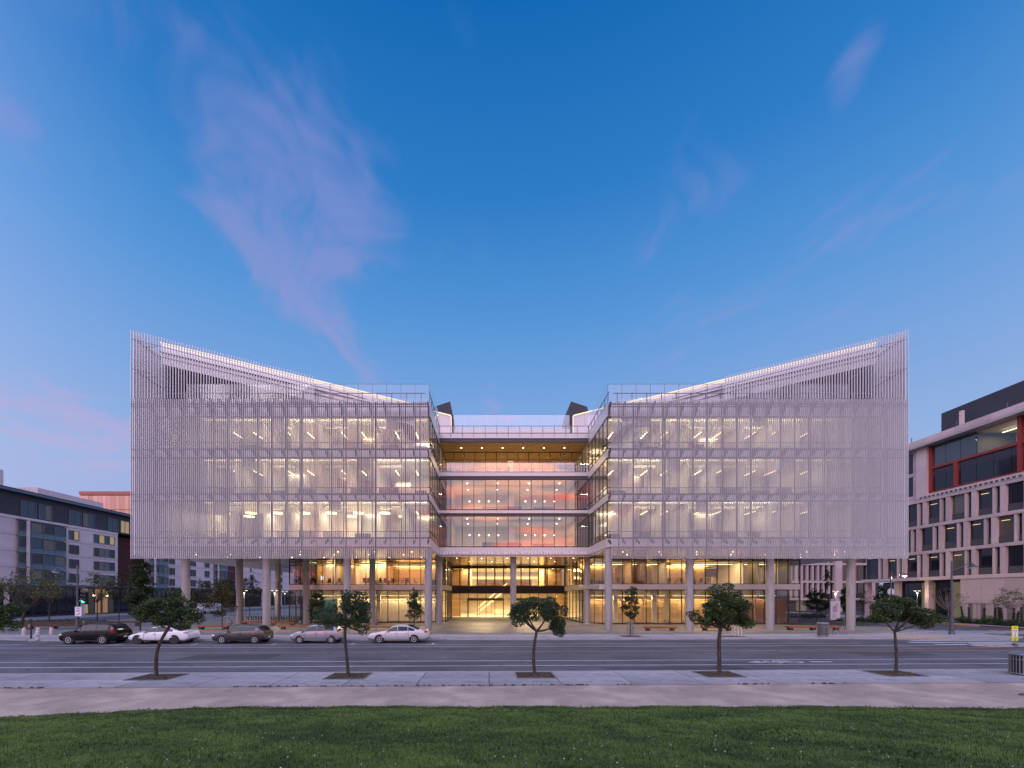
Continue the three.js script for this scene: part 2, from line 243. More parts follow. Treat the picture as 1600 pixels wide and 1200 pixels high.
{ // lawn: rises from the path towards the camera, with a wavy edge
  const edge = (x) => 13.75 - .5 * sm(-4, -18, x) - 1.0 * sm(-9, -17, x) - .25 * sm(10, 18, x) + .06 * Math.sin(x * 1.3) + .05 * Math.sin(x * 3.7);
  const height = (x, d) => { const t = edge(x) - d; return t < 0 ? .06 : .1 + .05 * sm(0, .25, t) + .19 * t * sm(-.2, 2.2, t) + .03 * (fbm(x * .8, d * .8, 3) - .5) * sm(0, 1, t); };
  const nx = 200, nz = 70, g = new THREE.PlaneGeometry(1, 1, nx, nz), p = g.attributes.position, uv = g.attributes.uv;
  for (let j = 0; j <= nz; j++) for (let i = 0; i <= nx; i++) { const k = j * (nx + 1) + i, x = mix(-26, 26, i / nx), d = mix(edge(x) + .02, 1.5, Math.pow(j / nz, 1.1)); p.setXYZ(k, x, height(x, d), -d); uv.setXY(k, x, d); }
  g.computeVertexNormals(); struct('lawn', g, M.turf);
  // one tuft of blades, planted many times
  const v = [], n = [], idx = [];
  for (let b = 0; b < 6; b++) { const a = b * 1.05 + .4 * rnd(), r = .012 * rnd(), lean = rr(.006, .028), h = rr(.03, .062), cx = Math.cos(a), cz = Math.sin(a), w = .0036, k = v.length / 3;
    for (const [t, f] of [[0, 1], [.55, .8], [1, .06]]) for (const s of [-1, 1]) { v.push(cx * (r + lean * t * t) - cz * w * f * s, h * t - .006, cz * (r + lean * t * t) + cx * w * f * s); n.push(cx * .35, .9, cz * .35); }
    idx.push(k, k + 1, k + 3, k, k + 3, k + 2, k + 2, k + 3, k + 5, k + 2, k + 5, k + 4); }
  const tuft = new THREE.BufferGeometry(); tuft.setAttribute('position', new THREE.Float32BufferAttribute(v, 3)); tuft.setAttribute('normal', new THREE.Float32BufferAttribute(n, 3)); tuft.setIndex(idx);
  const N = 240000, im = new THREE.InstancedMesh(tuft, phys(1, 1, 1, .9, { transmission: .3, specularIntensity: .12, side: THREE.DoubleSide }), N), m4 = new THREE.Matrix4(), q = new THREE.Quaternion(), e = new THREE.Euler(), col = new THREE.Color();
  for (let i = 0; i < N; i++) {
    let d, x; do { d = 4.2 + 9.7 * Math.pow(rnd(), 1.15); x = rr(-1.24, 1.36) * d; } while (d > edge(x) + .3 * rnd() ** 4 || (fbm(x * .55 + 60, d * .8 + 9, 4) > .6 && rnd() < .55));
    const big = fbm(x * .9 + 20, d * .9, 3), med = fbm(x * 3.1, d * 3.1 + 50, 3), sc = rr(.7, 1.25) * (.8 + .5 * big);
    e.set(rr(-.25, .25), rnd() * 6.28, rr(-.25, .25)); q.setFromEuler(e);
    m4.compose(new THREE.Vector3(x, d > edge(x) ? .1 : height(x, d), -d), q, new THREE.Vector3(sc * 1.2, sc, sc * 1.2)); im.setMatrixAt(i, m4);
    const t = clamp(.5 + 1.5 * (big - .5) + 1.1 * (med - .5) + rr(-.25, .25)), dry = rnd() < .05 ? 1 : 0;
    im.setColorAt(i, col.setRGB(mix(.08, .225, t) + dry * .14, mix(.14, .32, t) + dry * .05, mix(.032, .055, t) + dry * .04));
  }
  im.name = 'lawn_grass'; im.castShadow = im.receiveShadow = true; tag(im, 'mown green grass of the sloping lawn in front', 'grass', null, 'stuff'); scene.add(im);
  const petal = merge([new THREE.IcosahedronGeometry(.0095, 1).scale(1, .75, 1), new THREE.CylinderGeometry(.002, .002, .05, 4).translate(0, -.025, 0)]);
  const cl = new THREE.InstancedMesh(petal, std(.62, .61, .58, .8), 300);
  for (let i = 0; i < 300; i++) { let d, x; do { d = 4.3 + 8 * Math.pow(rnd(), 1.2); x = rr(-1.24, 1.36) * d; } while (d > edge(x) - .8 || fbm(x * .6 + 7, d * .6 + 3, 3) < rr(.3, .6)); const s = rr(.6, 1.15); m4.compose(new THREE.Vector3(x, height(x, d) + .045, -d), new THREE.Quaternion(), new THREE.Vector3(s, s, s)); cl.setMatrixAt(i, m4); }
  cl.name = 'clover_flowers'; tag(cl, 'small white clover flowers dotted through the lawn', 'flowers', null, 'stuff'); scene.add(cl);
}

{ // repairs and covers in the road
  for (const [x0, x1, v0, v1, k] of [[-19, -13.5, 25.2, 27.1, .10], [6, 13.5, 20.6, 22.0, .115], [24, 29, 25.6, 27.4, .10], [-3.2, -.6, 29, 30.2, .12], [-34, -29, 21, 22.1, .11]]) struct('road_patch', slabOver(band(x0, x1, v0, v1), .003), std(k, k, k * 1.06, .95, { map: T.asphalt }));
  const disc = (label, x, v, r) => { const [X, d] = S(x, v), R = thing('manhole_cover', label, 'manhole cover', [X, .002, -d]); part(R, 'cover', merge([new THREE.CylinderGeometry(r, r, .012, 26).translate(0, .004, 0), ...Array.from({ length: 7 }, (_, i) => bx(r * 1.4, .006, .04, 0, .012, -r * .66 + i * r * .22))]), M.metal); part(R, 'ring', new THREE.TorusGeometry(r + .05, .03, 6, 30).rotateX(Math.PI / 2).scale(1, .3, 1), M.greyWall2); };
  disc('round iron cover in the near lane, left of the middle tree', -5.2, 26.2, .36); disc('round iron cover in the near lane towards the right', 14.5, 26.6, .36); disc('round iron cover in the far lane behind the leaning tree', -17, 29.4, .34);
}
// ---------- the office building ----------
const A0 = 3.13;                                            // its axis
const B = thing('office_building', 'long glass office building on round columns, veiled in pale vertical fins', 'office building', [A0, 0, -44]);
const Z = (d) => 44 - d, FD = 43.0;   // FD: the plane of the fins
const L2 = 5.25, L3 = 10.05, L4 = 14.8, L5 = 19.65, RF = 24.6, SOF = 8.85, WA = 9.56, WE = 39.1, GD = 44.2, CD = 52.4;
// curtain wall along a path of [a, d] points; a pane between each two, sub-parts of one wall
const paneCache = new Map();
function curtain(name, path, y0, y1, { transoms = [], mat = M.glass, bar: bw = .06, depth = .12, skip, thickEvery = 0, frameMat = M.frame } = {}) {
  const root = new THREE.Group(); root.name = name; B.add(root);
  const fr = [];
  path.forEach(([a, d], i) => {
    const nxt = path[i + 1] ?? path[i - 1], ang = Math.atan2((nxt[1] - d), (nxt[0] - a)) * (i < path.length - 1 ? 1 : 1);
    fr.push(bx(thickEvery && i % thickEvery === 0 ? bw * 1.8 : bw, y1 - y0, depth, a, (y0 + y1) / 2, Z(d), ang));
    if (i === path.length - 1) return;
    const [a2, d2] = path[i + 1], w = Math.hypot(a2 - a, d2 - d), ry = Math.atan2(d2 - d, a2 - a), ca = (a + a2) / 2, cd = (d + d2) / 2;
    for (const y of [y0 + .03, ...transoms, y1 - .03]) fr.push(bx(w - bw, .06, depth * .8, ca, y, Z(cd), ry));
    if (skip?.(i)) return;
    const key = w.toFixed(2) + '/' + (y1 - y0).toFixed(2);
    if (!paneCache.has(key)) paneCache.set(key, new THREE.PlaneGeometry(w - .01, y1 - y0 - .02));
    const p = part(root, 'pane', paneCache.get(key), mat); p.position.set(ca, (y0 + y1) / 2, Z(cd)); p.rotation.y = ry;
  });
  part(root, 'frame', merge(fr), frameMat); return root;
}
const line = (a0, d0, a1, d1, n) => Array.from({ length: n + 1 }, (_, i) => [mix(a0, a1, i / n), mix(d0, d1, i / n)]);
const Bb = (name, w, h, d, a, y, dd, mat, label) => part(B, name, bx(w, h, d, a, y, Z(dd)), mat, label);   // a box of the building, dd = distance of its middle
// a box between limits
const lim = (name, a0, a1, y0, y1, d0, d1, mat, label) => Bb(name, Math.abs(a1 - a0), y1 - y0, d1 - d0, (a0 + a1) / 2, (y0 + y1) / 2, (d0 + d1) / 2, mat, label);
// columns: three rows, some of them inside
const columnGeo = (h) => merge([cyl(.4, .4, h, 0, 0, 0, 28), cyl(.43, .43, .03, 0, 3.9, 0, 28), cyl(.46, .46, .06, 0, 0, 0, 28)]);
const colG = columnGeo(SOF - G0);
for (const s of [-1, 1]) for (const a of [9.8, 18.63, 27.4, 36.2]) {
  for (const d of [44.6, 54.2, 64]) { if ((d > 60 && a < 20) || (s > 0 && d > 50 && a > 10)) continue; const c = part(B, 'column', colG, M.column); c.position.set(s * a, G0, Z(d)); }
}
{ const c = part(B, 'column', colG, M.column); c.position.set(0, G0, Z(54.2)); }
// soffit with small downlights
part(B, 'soffit', merge([-1, 1].map((s) => bx(WE - WA, .2, 36, s * (WE + WA) / 2, SOF + .1, Z(62.2))).concat(bx(2 * WA, .2, 26, 0, SOF + .1, Z(65.4 + .01)))), M.soffit);
{ const g = cyl(.07, .07, .03, 0, 0, 0, 10), spots = [];
  for (const s of [-1, 1]) for (let i = 0; i < 7; i++) for (const d of [46.6, 49.8, 53.2]) spots.push([s * (12 + i * 4.2 + (d > 48 && d < 52 ? 1.6 : 0)), d]);
  for (const a of [-7.5, -4.2, -.8, 2, 5, 8]) spots.push([a, 54.5], [a + 1.4, 60]);
  spots.forEach(([a, d], i) => { const m = part(B, 'downlight', g, M.down); m.position.set(a, SOF - .03, Z(d));
    if (i % 3 === 0) { const l = new THREE.SpotLight(C(1, .8, .54), 60, 0, .95, .7, 2); l.position.set(a, SOF - .08, Z(d)); l.target.position.set(a, 0, Z(d)); l.castShadow = true; B.add(l, l.target); } }); }
// floors, fascias and back of the wings
const bandOf = [[L3, .96], [L4, .7], [L5, .88], [RF, 1.42]];
for (const s of [-1, 1]) {
  for (const [y, t] of bandOf) {
    lim('floor_slab', s * (WA + .1), s * WE, y - t + .05, y - .05, GD + .1, 62, M.ceiling);
    const n = 19, w = (WE - WA) / n, geo = bx(w - .012, t, .1);   // metal panels of the fascia
    for (let i = 0; i < n; i++) { const m = part(B, 'fascia_panel', geo, M.panel); m.position.set(s * (WA + (i + .5) * w), y - t / 2, Z(GD)); }
    if (y !== L3) { // tapering plates carry the screen
      const tri = new THREE.Shape([[0, 0], [.9, 0], [.9, -(t - .2)], [.75, -(t - .2)], [0, -.26]].map(([a, b]) => new THREE.Vector2(a, b))), tg = new THREE.ExtrudeGeometry(tri, { depth: .06, bevelEnabled: false }).rotateY(Math.PI / 2);
      for (let i = 0; i < 20; i++) { const m = part(B, 'bracket', tg, M.frame); m.position.set(s * (WA + .12 + i * 1.553) - .03, y - .17, Z(FD + .22)); } }
    lim('fascia_trim', s * WA, s * WE, y - t - .06, y - t - .001, GD - .07, GD + .07, M.dark); lim('fascia_trim', s * WA, s * WE, y + .001, y + .05, GD - .07, GD + .07, M.dark);
    const gs = bx(.1, t, (CD - GD - .1) / 5 - .012);          // the same along the court
    for (let i = 0; i < 5; i++) { const m = part(B, 'fascia_panel', gs, M.panel); m.position.set(s * WA, y - t / 2, Z(GD + .06 + (i + .5) * (CD - GD - .1) / 5)); }
    lim('fascia_trim', s * (WA - .06), s * (WA + .06), y + .001, y + .05, GD + .08, CD - .07, M.dark);
  }
  lim('end_wall', s * WE, s * (WE + .3), SOF, RF, GD, 79, M.soffitOut); lim('core_wall', s * (WA + .2), s * WE, L3, RF, 62, 62.4, M.cream); lim('rear_block', s * WA, s * WE, L3 - 1, RF, 62.5, 79, M.white);
  const levels = [[L3, L4 - .7], [L4, L5 - .88], [L5, RF - 1.42]];
  levels.forEach(([y0, y1], f) => {
    curtain('curtain_wall', line(s * WA, GD, s * WE, GD, 19), y0 + .05, y1 - .05, { transoms: [y0 + .72], mat: M.wingGlass });
    curtain('court_side_wall', line(s * WA, GD, s * WA, CD, 5), y0 + .05, y1 - .05, { transoms: [y0 + .72], mat: M.glass });
    // rooms behind: partitions, back walls, pendant lamps
    const bay = (WE - WA) / 9.5;
    const back = [], seg = s < 0 ? [M.cream, M.cream, M.roomWhite, M.cream, M.oak, M.cream, M.roomWhite, M.greyWall, M.cream, M.cream] : [M.roomWhite, M.roomWhite, M.cream, M.roomWhite, M.cream, M.oak, M.cream, M.roomWhite, M.cream, M.cream];
    for (let i = 0; i < 10; i++) {
      const a0 = WA + .2 + i * bay, a1 = Math.min(WE - .1, a0 + bay), deep = [53, 50.6, 52, 54.5, 51.4][(i * 2 + f + (s > 0 ? 1 : 0)) % 5], mid = s * (a0 + a1) / 2, lit = i < (f === 0 ? 8 : 8) ;
      lim('back_wall', s * a0, s * a1, y0, y1, deep, deep + .15, f === 0 && s < 0 && i > 3 && i < 7 ? M.oak : seg[(i + f) % 10]);
      if ((i * 3 + f * 2 + (s > 0 ? 1 : 0)) % 4 !== 1 && i) lim('partition', s * (a0 - .06), s * (a0 + .06), y0, y1, GD + 1.6, deep, (i + f) % 3 ? M.cream : M.roomWhite);
      if (i % 2 === 1 || (s > 0 && i === 4)) lim('ceiling_beam', s * (a0 + .2), s * (a1 - .2), y1 - .28, y1, GD + 2.6, GD + 3.4, M.ceiling);
      if (i % 3 !== 2) lim('shelf_unit', s * (a0 + .3), s * (a1 - .5), y0, y0 + [1.1, 2.0, 1.4][(i + f) % 3], deep - .5, deep - .02, pick([M.roomWhite, M.oakDark, M.cream]));
      lim('low_cabinet', s * (a0 + .4), s * (a0 + rr(1.4, 2.6)), y0, y0 + rr(.65, 1.05), GD + 1.1, GD + 1.7, pick([M.dark, M.greyWall, M.cream, M.roomWhite]));
      if ((i + f) % 4 === 3) lim('roller_shade', s * (a0 + .1), s * (a0 + bay / 2 - .08), y1 - rr(.8, 1.7), y1, GD + .2, GD + .22, M.shade);
      if (!lit) continue;
      const pw = i > 6 ? .4 : 1;
      if (f === 0 && s < 0 && i > 0) { // round pendants on the lowest left floor
        for (const [k, dd] of [[-.8, 47.4], [.9, 49.4]]) { const m = part(B, 'ceiling_lamp', cyl(.62, .62, .12, 0, 0, 0, 24), M.warm); m.position.set(mid + k, y1 - .75, Z(dd)); areaLight(B, WARM, 20 * pw, 1.05, 1.05, [mid + k, y1 - .77, Z(dd)], [0, -1, 0]); }
      } else for (const k of [(i % 2 ? .5 : -.3)]) {
        const m = part(B, 'ceiling_lamp', bx(.12, .08, 1.9), M.warm); m.position.set(mid + k, y1 - .55, Z(48)); areaLight(B, WARM, 60 * pw, .11, 1.85, [mid + k, y1 - .605, Z(48)], [0, -1, 0]);
      }
      { const m = part(B, 'cove_lamp', bx(bay - .5, .05, .08), M.warmSoft); m.position.set(mid, y1 - .08, Z(GD + .7)); areaLight(B, WARM, [85, 45, 110, 70, 30, 95, 60][(i * 3 + f * 2 + (s > 0 ? 4 : 0)) % 7] * pw, bay - .6, .08, [mid, y1 - .12, Z(GD + .76)], [0, -.28, -1]); }  // added strip lamp, hidden by the fascia, to brighten the back walls
      // cove light close under the ceiling along the back wall
      if (i < 7 && (i + f) % 2 === 0) { const m = part(B, 'cove_lamp', bx(bay - 1, .06, .1), M.warm); m.position.set(mid, y1 - .16, Z(deep - .4)); areaLight(B, WARM, 26, bay - 1, .1, [mid, y1 - .16, Z(deep - .34)], [0, -.3, -1]); }
    }
  });
}
// court: two glazed floors, the terrace above, the roof terrace
for (const [y, t] of bandOf) {
  const d0 = CD, tt = t === 1.42 ? 1.08 : t, w = (2 * WA - .1) / 13, geo = bx(w - .012, y === L3 ? tt : tt * .56, .1);
  for (let i = 0; i < 13; i++) { const m = part(B, 'fascia_panel', geo, M.panel); m.position.set(-WA + .05 + (i + .5) * w, y - (y === L3 ? tt : tt * .56) / 2, Z(d0)); } if (y !== L3) lim('fascia_reveal', -WA + .06, WA - .06, y - tt + .06, y - tt * .56 - .002, d0 + .06, d0 + .09, M.greyWall2);
  lim('floor_slab', -WA + .1, WA - .1, y - tt + .05, y - .05, CD + .1, y === RF ? 68 : 64, y === RF ? M.oak : M.ceiling);
  lim('fascia_trim', -WA, WA, y - tt - .06, y - tt - .001, CD - .07, CD + .07, M.dark); lim('fascia_trim', -WA, WA, y + .001, y + .05, CD - .07, CD + .07, M.dark);
}
for (const [y0, y1] of [[L3, L4 - .7], [L4, L5 - .88]]) {
  curtain('court_wall', line(-WA, CD, WA, CD, 13), y0 + .05, y1 - .05, { mat: M.glass, bar: .07 });
  lim('back_wall', -WA, WA, y0, y1, 61, 61.2, M.cream); lim('ceiling_panel', -6.6, 6.6, y1 - .3, y1 - .05, CD + 3, 59, M.roomWhite);
  lim('core_pillar', -.5, .4, y0, y1, 58.6, 59.6, M.pinkLight); for (const s of [-1, 1]) lim('partition', s * 8.1, s * 8.25, y0, y1, CD + 1.2, 61, M.oak);
  for (const s of [-1, 1]) for (const k of [0, 1, 2, 3]) {
    const m = part(B, 'ceiling_lamp', new THREE.SphereGeometry(.095, 14, 10), M.down); m.position.set(s * (1.9 + k * 1.35), y0 + 2.3, Z(57.5));
    if (k % 2 === 0) for (const dd of [54.2, 56.4]) { const q = part(B, 'downlight', cyl(.1, .1, .04, 0, 0, 0, 12), M.down); q.position.set(s * (2.1 + k * 2), y1 - (dd > 55 ? .36 : .1), Z(dd)); }
  }
  for (const s of [-1, 1]) areaLight(B, WARM, 2.2, 5, 4, [s * 4.4, y1 - .42, Z(56.5)], [0, -1, 0]);
  const sofa = part(B, 'bench_seat', merge([bx(5.2, .42, .9, 0, .21), bx(5.2, .5, .2, 0, .6, -.4), bx(2.6, .6, .8, 5.4, .3)]), M.greyWall); sofa.position.set(-1.5, y0, Z(CD + 1.4));
}
// open terrace on the fifth floor
curtain('terrace_wall', line(-WA, 56.2, WA, 56.2, 13), L5 + .05, RF - 1.08, { mat: M.clear, transoms: [RF - 2.1], bar: .09, skip: (i) => i === 3 || i === 9 });
for (const a of [-4.4, 4.4]) { const d = part(B, 'terrace_door', merge([bx(.12, 2.5, .1, -.75, 1.25), bx(.12, 2.5, .1, .75, 1.25), bx(1.6, .16, .1, 0, 2.5), bx(.1, 2.4, .08, 0, 1.25)]), M.oakDark); d.position.set(a, L5, Z(56.1)); }
lim('back_wall', -WA, WA, L5, RF - 1.08, 63.4, 63.6, M.oak); lim('core_pillar', -.6, .3, L5, RF - 1.1, 59.5, 60.5, M.cream);
areaLight(B, AMBER, 2.8, 16, 4, [0, RF - 1.15, Z(60)], [0, -1, 0]);
for (let i = 0; i < 6; i++) { const a = -6.9 + i * 2.75, m = part(B, 'downlight', cyl(.09, .09, .04, 0, 0, 0, 12), M.down); m.position.set(a, RF - 1.07, Z(54.6)); const l = new THREE.SpotLight(C(1, .74, .40), 20, 0, 1.2, .8, 2); l.position.set(a, RF - 1.15, Z(54.6)); l.target.position.set(a, 0, Z(54.6)); l.castShadow = true; B.add(l, l.target); }
for (let i = 0; i < 13; i++) { const w = 2 * WA / 13, p = part(B, 'balustrade_pane', bx(w - .03, 1.15, .02), M.glass); p.position.set(-WA + (i + .5) * w, L5 + .65, Z(CD + .02)); }
part(B, 'balustrade_rail', merge([bx(2 * WA, .05, .05, 0, L5 + 1.25, Z(CD + .02)), ...line(-WA, 0, WA, 0, 13).map(([a]) => bx(.04, 1.2, .04, a, L5 + .6, Z(CD + .05)))]), M.metal);
// sign letters on the lowest fascia of the court
{ const font = await new FontLoader().loadAsync('fonts/droid/droid_sans_bold.typeface.json'), text = 'JOAN AND SANFORD I. WEILL NEUROSCIENCES BUILDING', gs = [];
  const one = (ch) => new TextGeometry(ch, { font, size: .36, depth: .05, curveSegments: 3 }), wide = (g) => (g.computeBoundingBox(), g.boundingBox.max.x - g.boundingBox.min.x);
  const items = [...text].map((ch) => ch === ' ' ? { w: .2 } : (() => { const g = one(ch); return { g, w: wide(g) }; })()), sum = items.reduce((t, i) => t + i.w, 0), gap = (18.3 - sum) / (items.length - 1);
  let x = -9.05; for (const it of items) { if (it.g) gs.push(it.g.translate(x - it.g.boundingBox.min.x, L3 - .93, Z(CD - .13))); x += it.w + gap; }
  part(B, 'lettering', merge(gs), std(.9, .89, .88, .4)); }
// vertical fins in front of the wings, posts, brackets and rails behind them
const finLow = 7.74, finTop = 24.5, NF = 149;
{ const geo = bx(.036, finTop - finLow, .145), post = bx(.09, finTop - finLow - .5, .1), clip = bx(.07, .36, .95), step = (40.75 - 9.72) / (NF - 1);
  const topAt = (a) => 31.75 - (40.75 - a) * .255;
  for (const s of [-1, 1]) {
    for (let i = 0; i < NF; i++) { const m = part(B, 'fin', geo, M.fin); m.position.set(s * (40.75 - i * step), (finLow + finTop) / 2, Z(FD)); }
    for (let i = 0; i < 19; i++) { const a = s * (WA + .9 + i * 1.555), m = part(B, 'screen_post', post, M.frame); m.position.set(a, (finLow + finTop) / 2, Z(FD + .2)); }
    // brackets carry the screen from the slab edges
    for (const y of [L3 - .15]) for (let i = 0; i < 20; i++) { const m = part(B, 'bracket', clip, M.frame); m.position.set(s * (WA + .12 + i * 1.555 - (i ? .08 : 0)), y - .25, Z(FD + .7)); m.rotation.x = .42; }
    const rails = []; for (const y of [L3 - .14, L3 - 1.08, L4 - .3, L4 - .97, L5 - .42, L5 - 1.27, RF - .6, RF - .84]) rails.push(bx(31.2, .13, .07, s * 25.2, y, Z(FD + .13)));
    part(B, 'screen_rail', merge(rails), M.frame);
    // upper fins that follow the rising roof
    const n = 66; for (let i = 0; i < n; i++) { const a = 40.75 - i * .2935, t = topAt(a), b = finTop + .04; if (t - b < .5) break; const m = part(B, 'roof_fin', boxAt(.05, 1, .12), M.fin); m.scale.y = t - b; m.position.set(s * a, (t + b) / 2, Z(FD)); }
    part(B, 'roof_fin_rail', merge([bar([s * 40.75, topAt(40.75) - .9, Z(FD + .12)], [s * 16, topAt(16) - .9, Z(FD + .12)], .04, 4), bar([s * 40.75, topAt(40.75) - 4, Z(FD + .12)], [s * 38.9, topAt(38.9) - 4, Z(FD + .12)], .05, 4)]), M.metal);
    // the screen turns the corner and runs back along the end
    const side = new THREE.InstancedMesh(bx(.15, 1, .07), M.fin, 210), m4 = new THREE.Matrix4();
    for (let i = 0; i < 210; i++) { const d = FD + .34 + i * .167, top = 31.75 - .01 * i, lo = 8.2; m4.makeScale(1, top - lo, 1).setPosition(s * 40.75, (top + lo) / 2, Z(d)); side.setMatrixAt(i, m4); }
    side.name = 'side_fins'; side.castShadow = side.receiveShadow = true; side.userData.kind = 'stuff'; B.add(side);
    const sr = []; for (const y of [30.9, 27.6, 24.4, 19.2, 14.4, 9.6]) { sr.push(bx(.07, .1, 34, s * 40.55, y, Z(60.4))); for (let k = 0; k < 8; k++) sr.push(bx(1.3, .08, .08, s * 39.9, y, Z(44.5 + k * 4.4))); }
    part(B, 'side_rail', merge(sr), M.metal);
    // roof wing: a sloping slab with a panelled front edge, lit from a strip along its top
    const yA = (a) => 24.75 + .243 * (a - 11.8), a0 = 11.2, a1 = 38.9, D0 = GD + .35;
    const quad = (b0, b1, dn0, dn1, d0, d1) => { const g = bx(b1 - b0, 1, d1 - d0), p = g.attributes.position; for (let i = 0; i < p.count; i++) { const e = p.getX(i) > 0 ? b1 : b0, up = p.getY(i) > 0; p.setXYZ(i, s * e, yA(e) - (up ? dn0 : dn1), Z(p.getZ(i) > 0 ? d0 : d1)); } if (s < 0) { const ix = g.index.array; for (let i = 0; i < ix.length; i += 3) { const t = ix[i]; ix[i] = ix[i + 1]; ix[i + 1] = t; } } g.computeVertexNormals(); return g; };
    for (let i = 0; i < 9; i++) { const w = (a1 - a0) / 9; part(B, 'roof_edge_panel', quad(a0 + i * w + .01, a0 + (i + 1) * w - .01, 0, 2.25, D0, D0 + .12), M.panel); }
    part(B, 'roof_wing', quad(a0, a1, .05, .55, D0 + .14, 74), M.white); part(B, 'roof_wing_soffit', quad(a0 + .5, a1, 2.1, 2.2, D0 + .14, 50), M.oakDark);
    part(B, 'roof_edge_ledge', merge([quad(a0, a1, .97, 1.01, D0 - .2, D0 - .001), quad(a0, a1, 1.46, 1.49, D0 - .1, D0 - .001)]), M.metal);
    part(B, 'light_strip', quad(a0, a1, -.06, .03, D0 - .16, D0 - .06), M.stripGlow);
    for (let i = 0; i < 4; i++) { const w = (a1 - a0) / 4, c = a0 + (i + .5) * w; const l = new THREE.RectAreaLight(C(1, .80, .55), 2.6, w * 1.02, .1); l.position.set(s * c, yA(c) - .08, Z(D0 - .14)); B.add(l); B.updateMatrixWorld(true);
      const xAxis = new THREE.Vector3(s, .243, 0).normalize(), dir = new THREE.Vector3(0, -.75, -.62).normalize(), zAxis = dir.clone().negate(), yAxis = zAxis.clone().cross(xAxis).normalize(); zAxis.crossVectors(xAxis, yAxis); l.quaternion.setFromRotationMatrix(new THREE.Matrix4().makeBasis(xAxis, yAxis, zAxis)); }
    // set-back rooms on the roof
    for (let a = 13; a < 38.8; a += 2.15) lim('roof_room_wall', s * a, s * (a + 2.14), RF, yA(a + 1.07) - .3, 52, 52.3, M.greyWall); lim('roof_room_end', s * 38.55, s * 38.8, RF, 28.9, GD + .6, 52, M.blueGlass); lim('roof_room', s * 20, s * 31, RF, RF + 2.6, 50.5, 52, M.blueGlass);
    for (const k of [0, 1, 2, 3]) { const m = part(B, 'ceiling_lamp', bx(.7, .05, .1), M.led); m.position.set(s * (30.5 + k * .85), 26.1 - k * .08, Z(49.5)); }
    lim('roof_deck', s * WA, s * WE, RF - .05, RF, GD + .12, 62, M.concreteLight);
    // glass wind screen and handrail on the roof edge
    const n2 = 17, w2 = 1.54; for (let i = 0; i < n2; i++) { const p = part(B, 'windscreen_pane', boxAt(w2 - .02, 2.1, .02), i < 8 ? M.clear : M.wingGlass); p.position.set(s * (WA + .1 + (i + .5) * w2), RF + 1.08, Z(GD + .12)); }
    for (let i = 0; i < 5; i++) { const p = part(B, 'windscreen_pane', boxAt(.02, 2.1, 1.58), M.clear); p.position.set(s * (WA - .02), RF + 1.08, Z(GD + .95 + i * 1.6)); }
    part(B, 'windscreen_frame', merge([...Array.from({ length: n2 }, (_, i) => bx(.035, 2.15, .05, s * (WA + .1 + i * w2), RF + 1.07, Z(GD + .16))), bx(n2 * w2, .03, .03, s * (WA + .1 + n2 * w2 / 2), RF + 2.15, Z(GD + .12))]), M.metal);
    part(B, 'roof_rail', merge([bx(28.6, .06, .06, s * 24.2, RF + .62, Z(FD + .24)), ...Array.from({ length: 19 }, (_, i) => bx(.07, 1.3, .07, s * (10.35 + i * 1.555), RF + .05, Z(FD + .24))), bx(.05, .05, 9.4, s * (WA - .05), RF + .85, Z(48)), ...[0, 1, 2, 3, 4, 5, 6].map((i) => bx(.05, .85, .05, s * (WA - .05), RF + .43, Z(43.6 + i * 1.45)))]), M.metal);
    // lit rear roof wall beyond the court
    const rw = quad; const yB = (a) => 28.9 + .25 * (a - 8.5);
    const sl = (b0, b1, top0, lo, d0, d1) => { const g = bx(b1 - b0, 1, d1 - d0), p = g.attributes.position; for (let i = 0; i < p.count; i++) { const e = p.getX(i) > 0 ? b1 : b0, up = p.getY(i) > 0; p.setXYZ(i, s * e, up ? yB(e) - top0 : (lo < 5 ? yB(e) - top0 - lo : lo), Z(p.getZ(i) > 0 ? d0 : d1)); } if (s < 0) { const ix = g.index.array; for (let i = 0; i < ix.length; i += 3) { const t = ix[i]; ix[i] = ix[i + 1]; ix[i + 1] = t; } } g.computeVertexNormals(); return g; };
    for (let i = 0; i < 6; i++) part(B, 'rear_roof_panel', sl(8.5 + i * 1.6 + .01, 8.5 + (i + 1) * 1.6 - .01, 0, RF, 57, 57.15), M.panel);
    part(B, 'light_strip', merge([sl(8.5, 18.1, -.04, .14, 56.8, 56.9), bx(.1, 3.4, .1, s * 8.45, 27.1, Z(56.85))]), M.stripGlow); areaLight(B, C(1, .8, .55), 1.2, 9, .1, [s * 13, 29.9, Z(56.7)], [0, -1, -.5]);
    const blk = new THREE.Shape([[8.7, RF], [8.2, RF + 4.2], [9, 32.8], [11.4, 32], [13, RF]].map(([a, y]) => new THREE.Vector2(s * a, y))); part(B, 'roof_plant_block', new THREE.ExtrudeGeometry(blk, { depth: 6, bevelEnabled: false }).translate(0, 0, Z(67)), M.greyWall);
  }
}
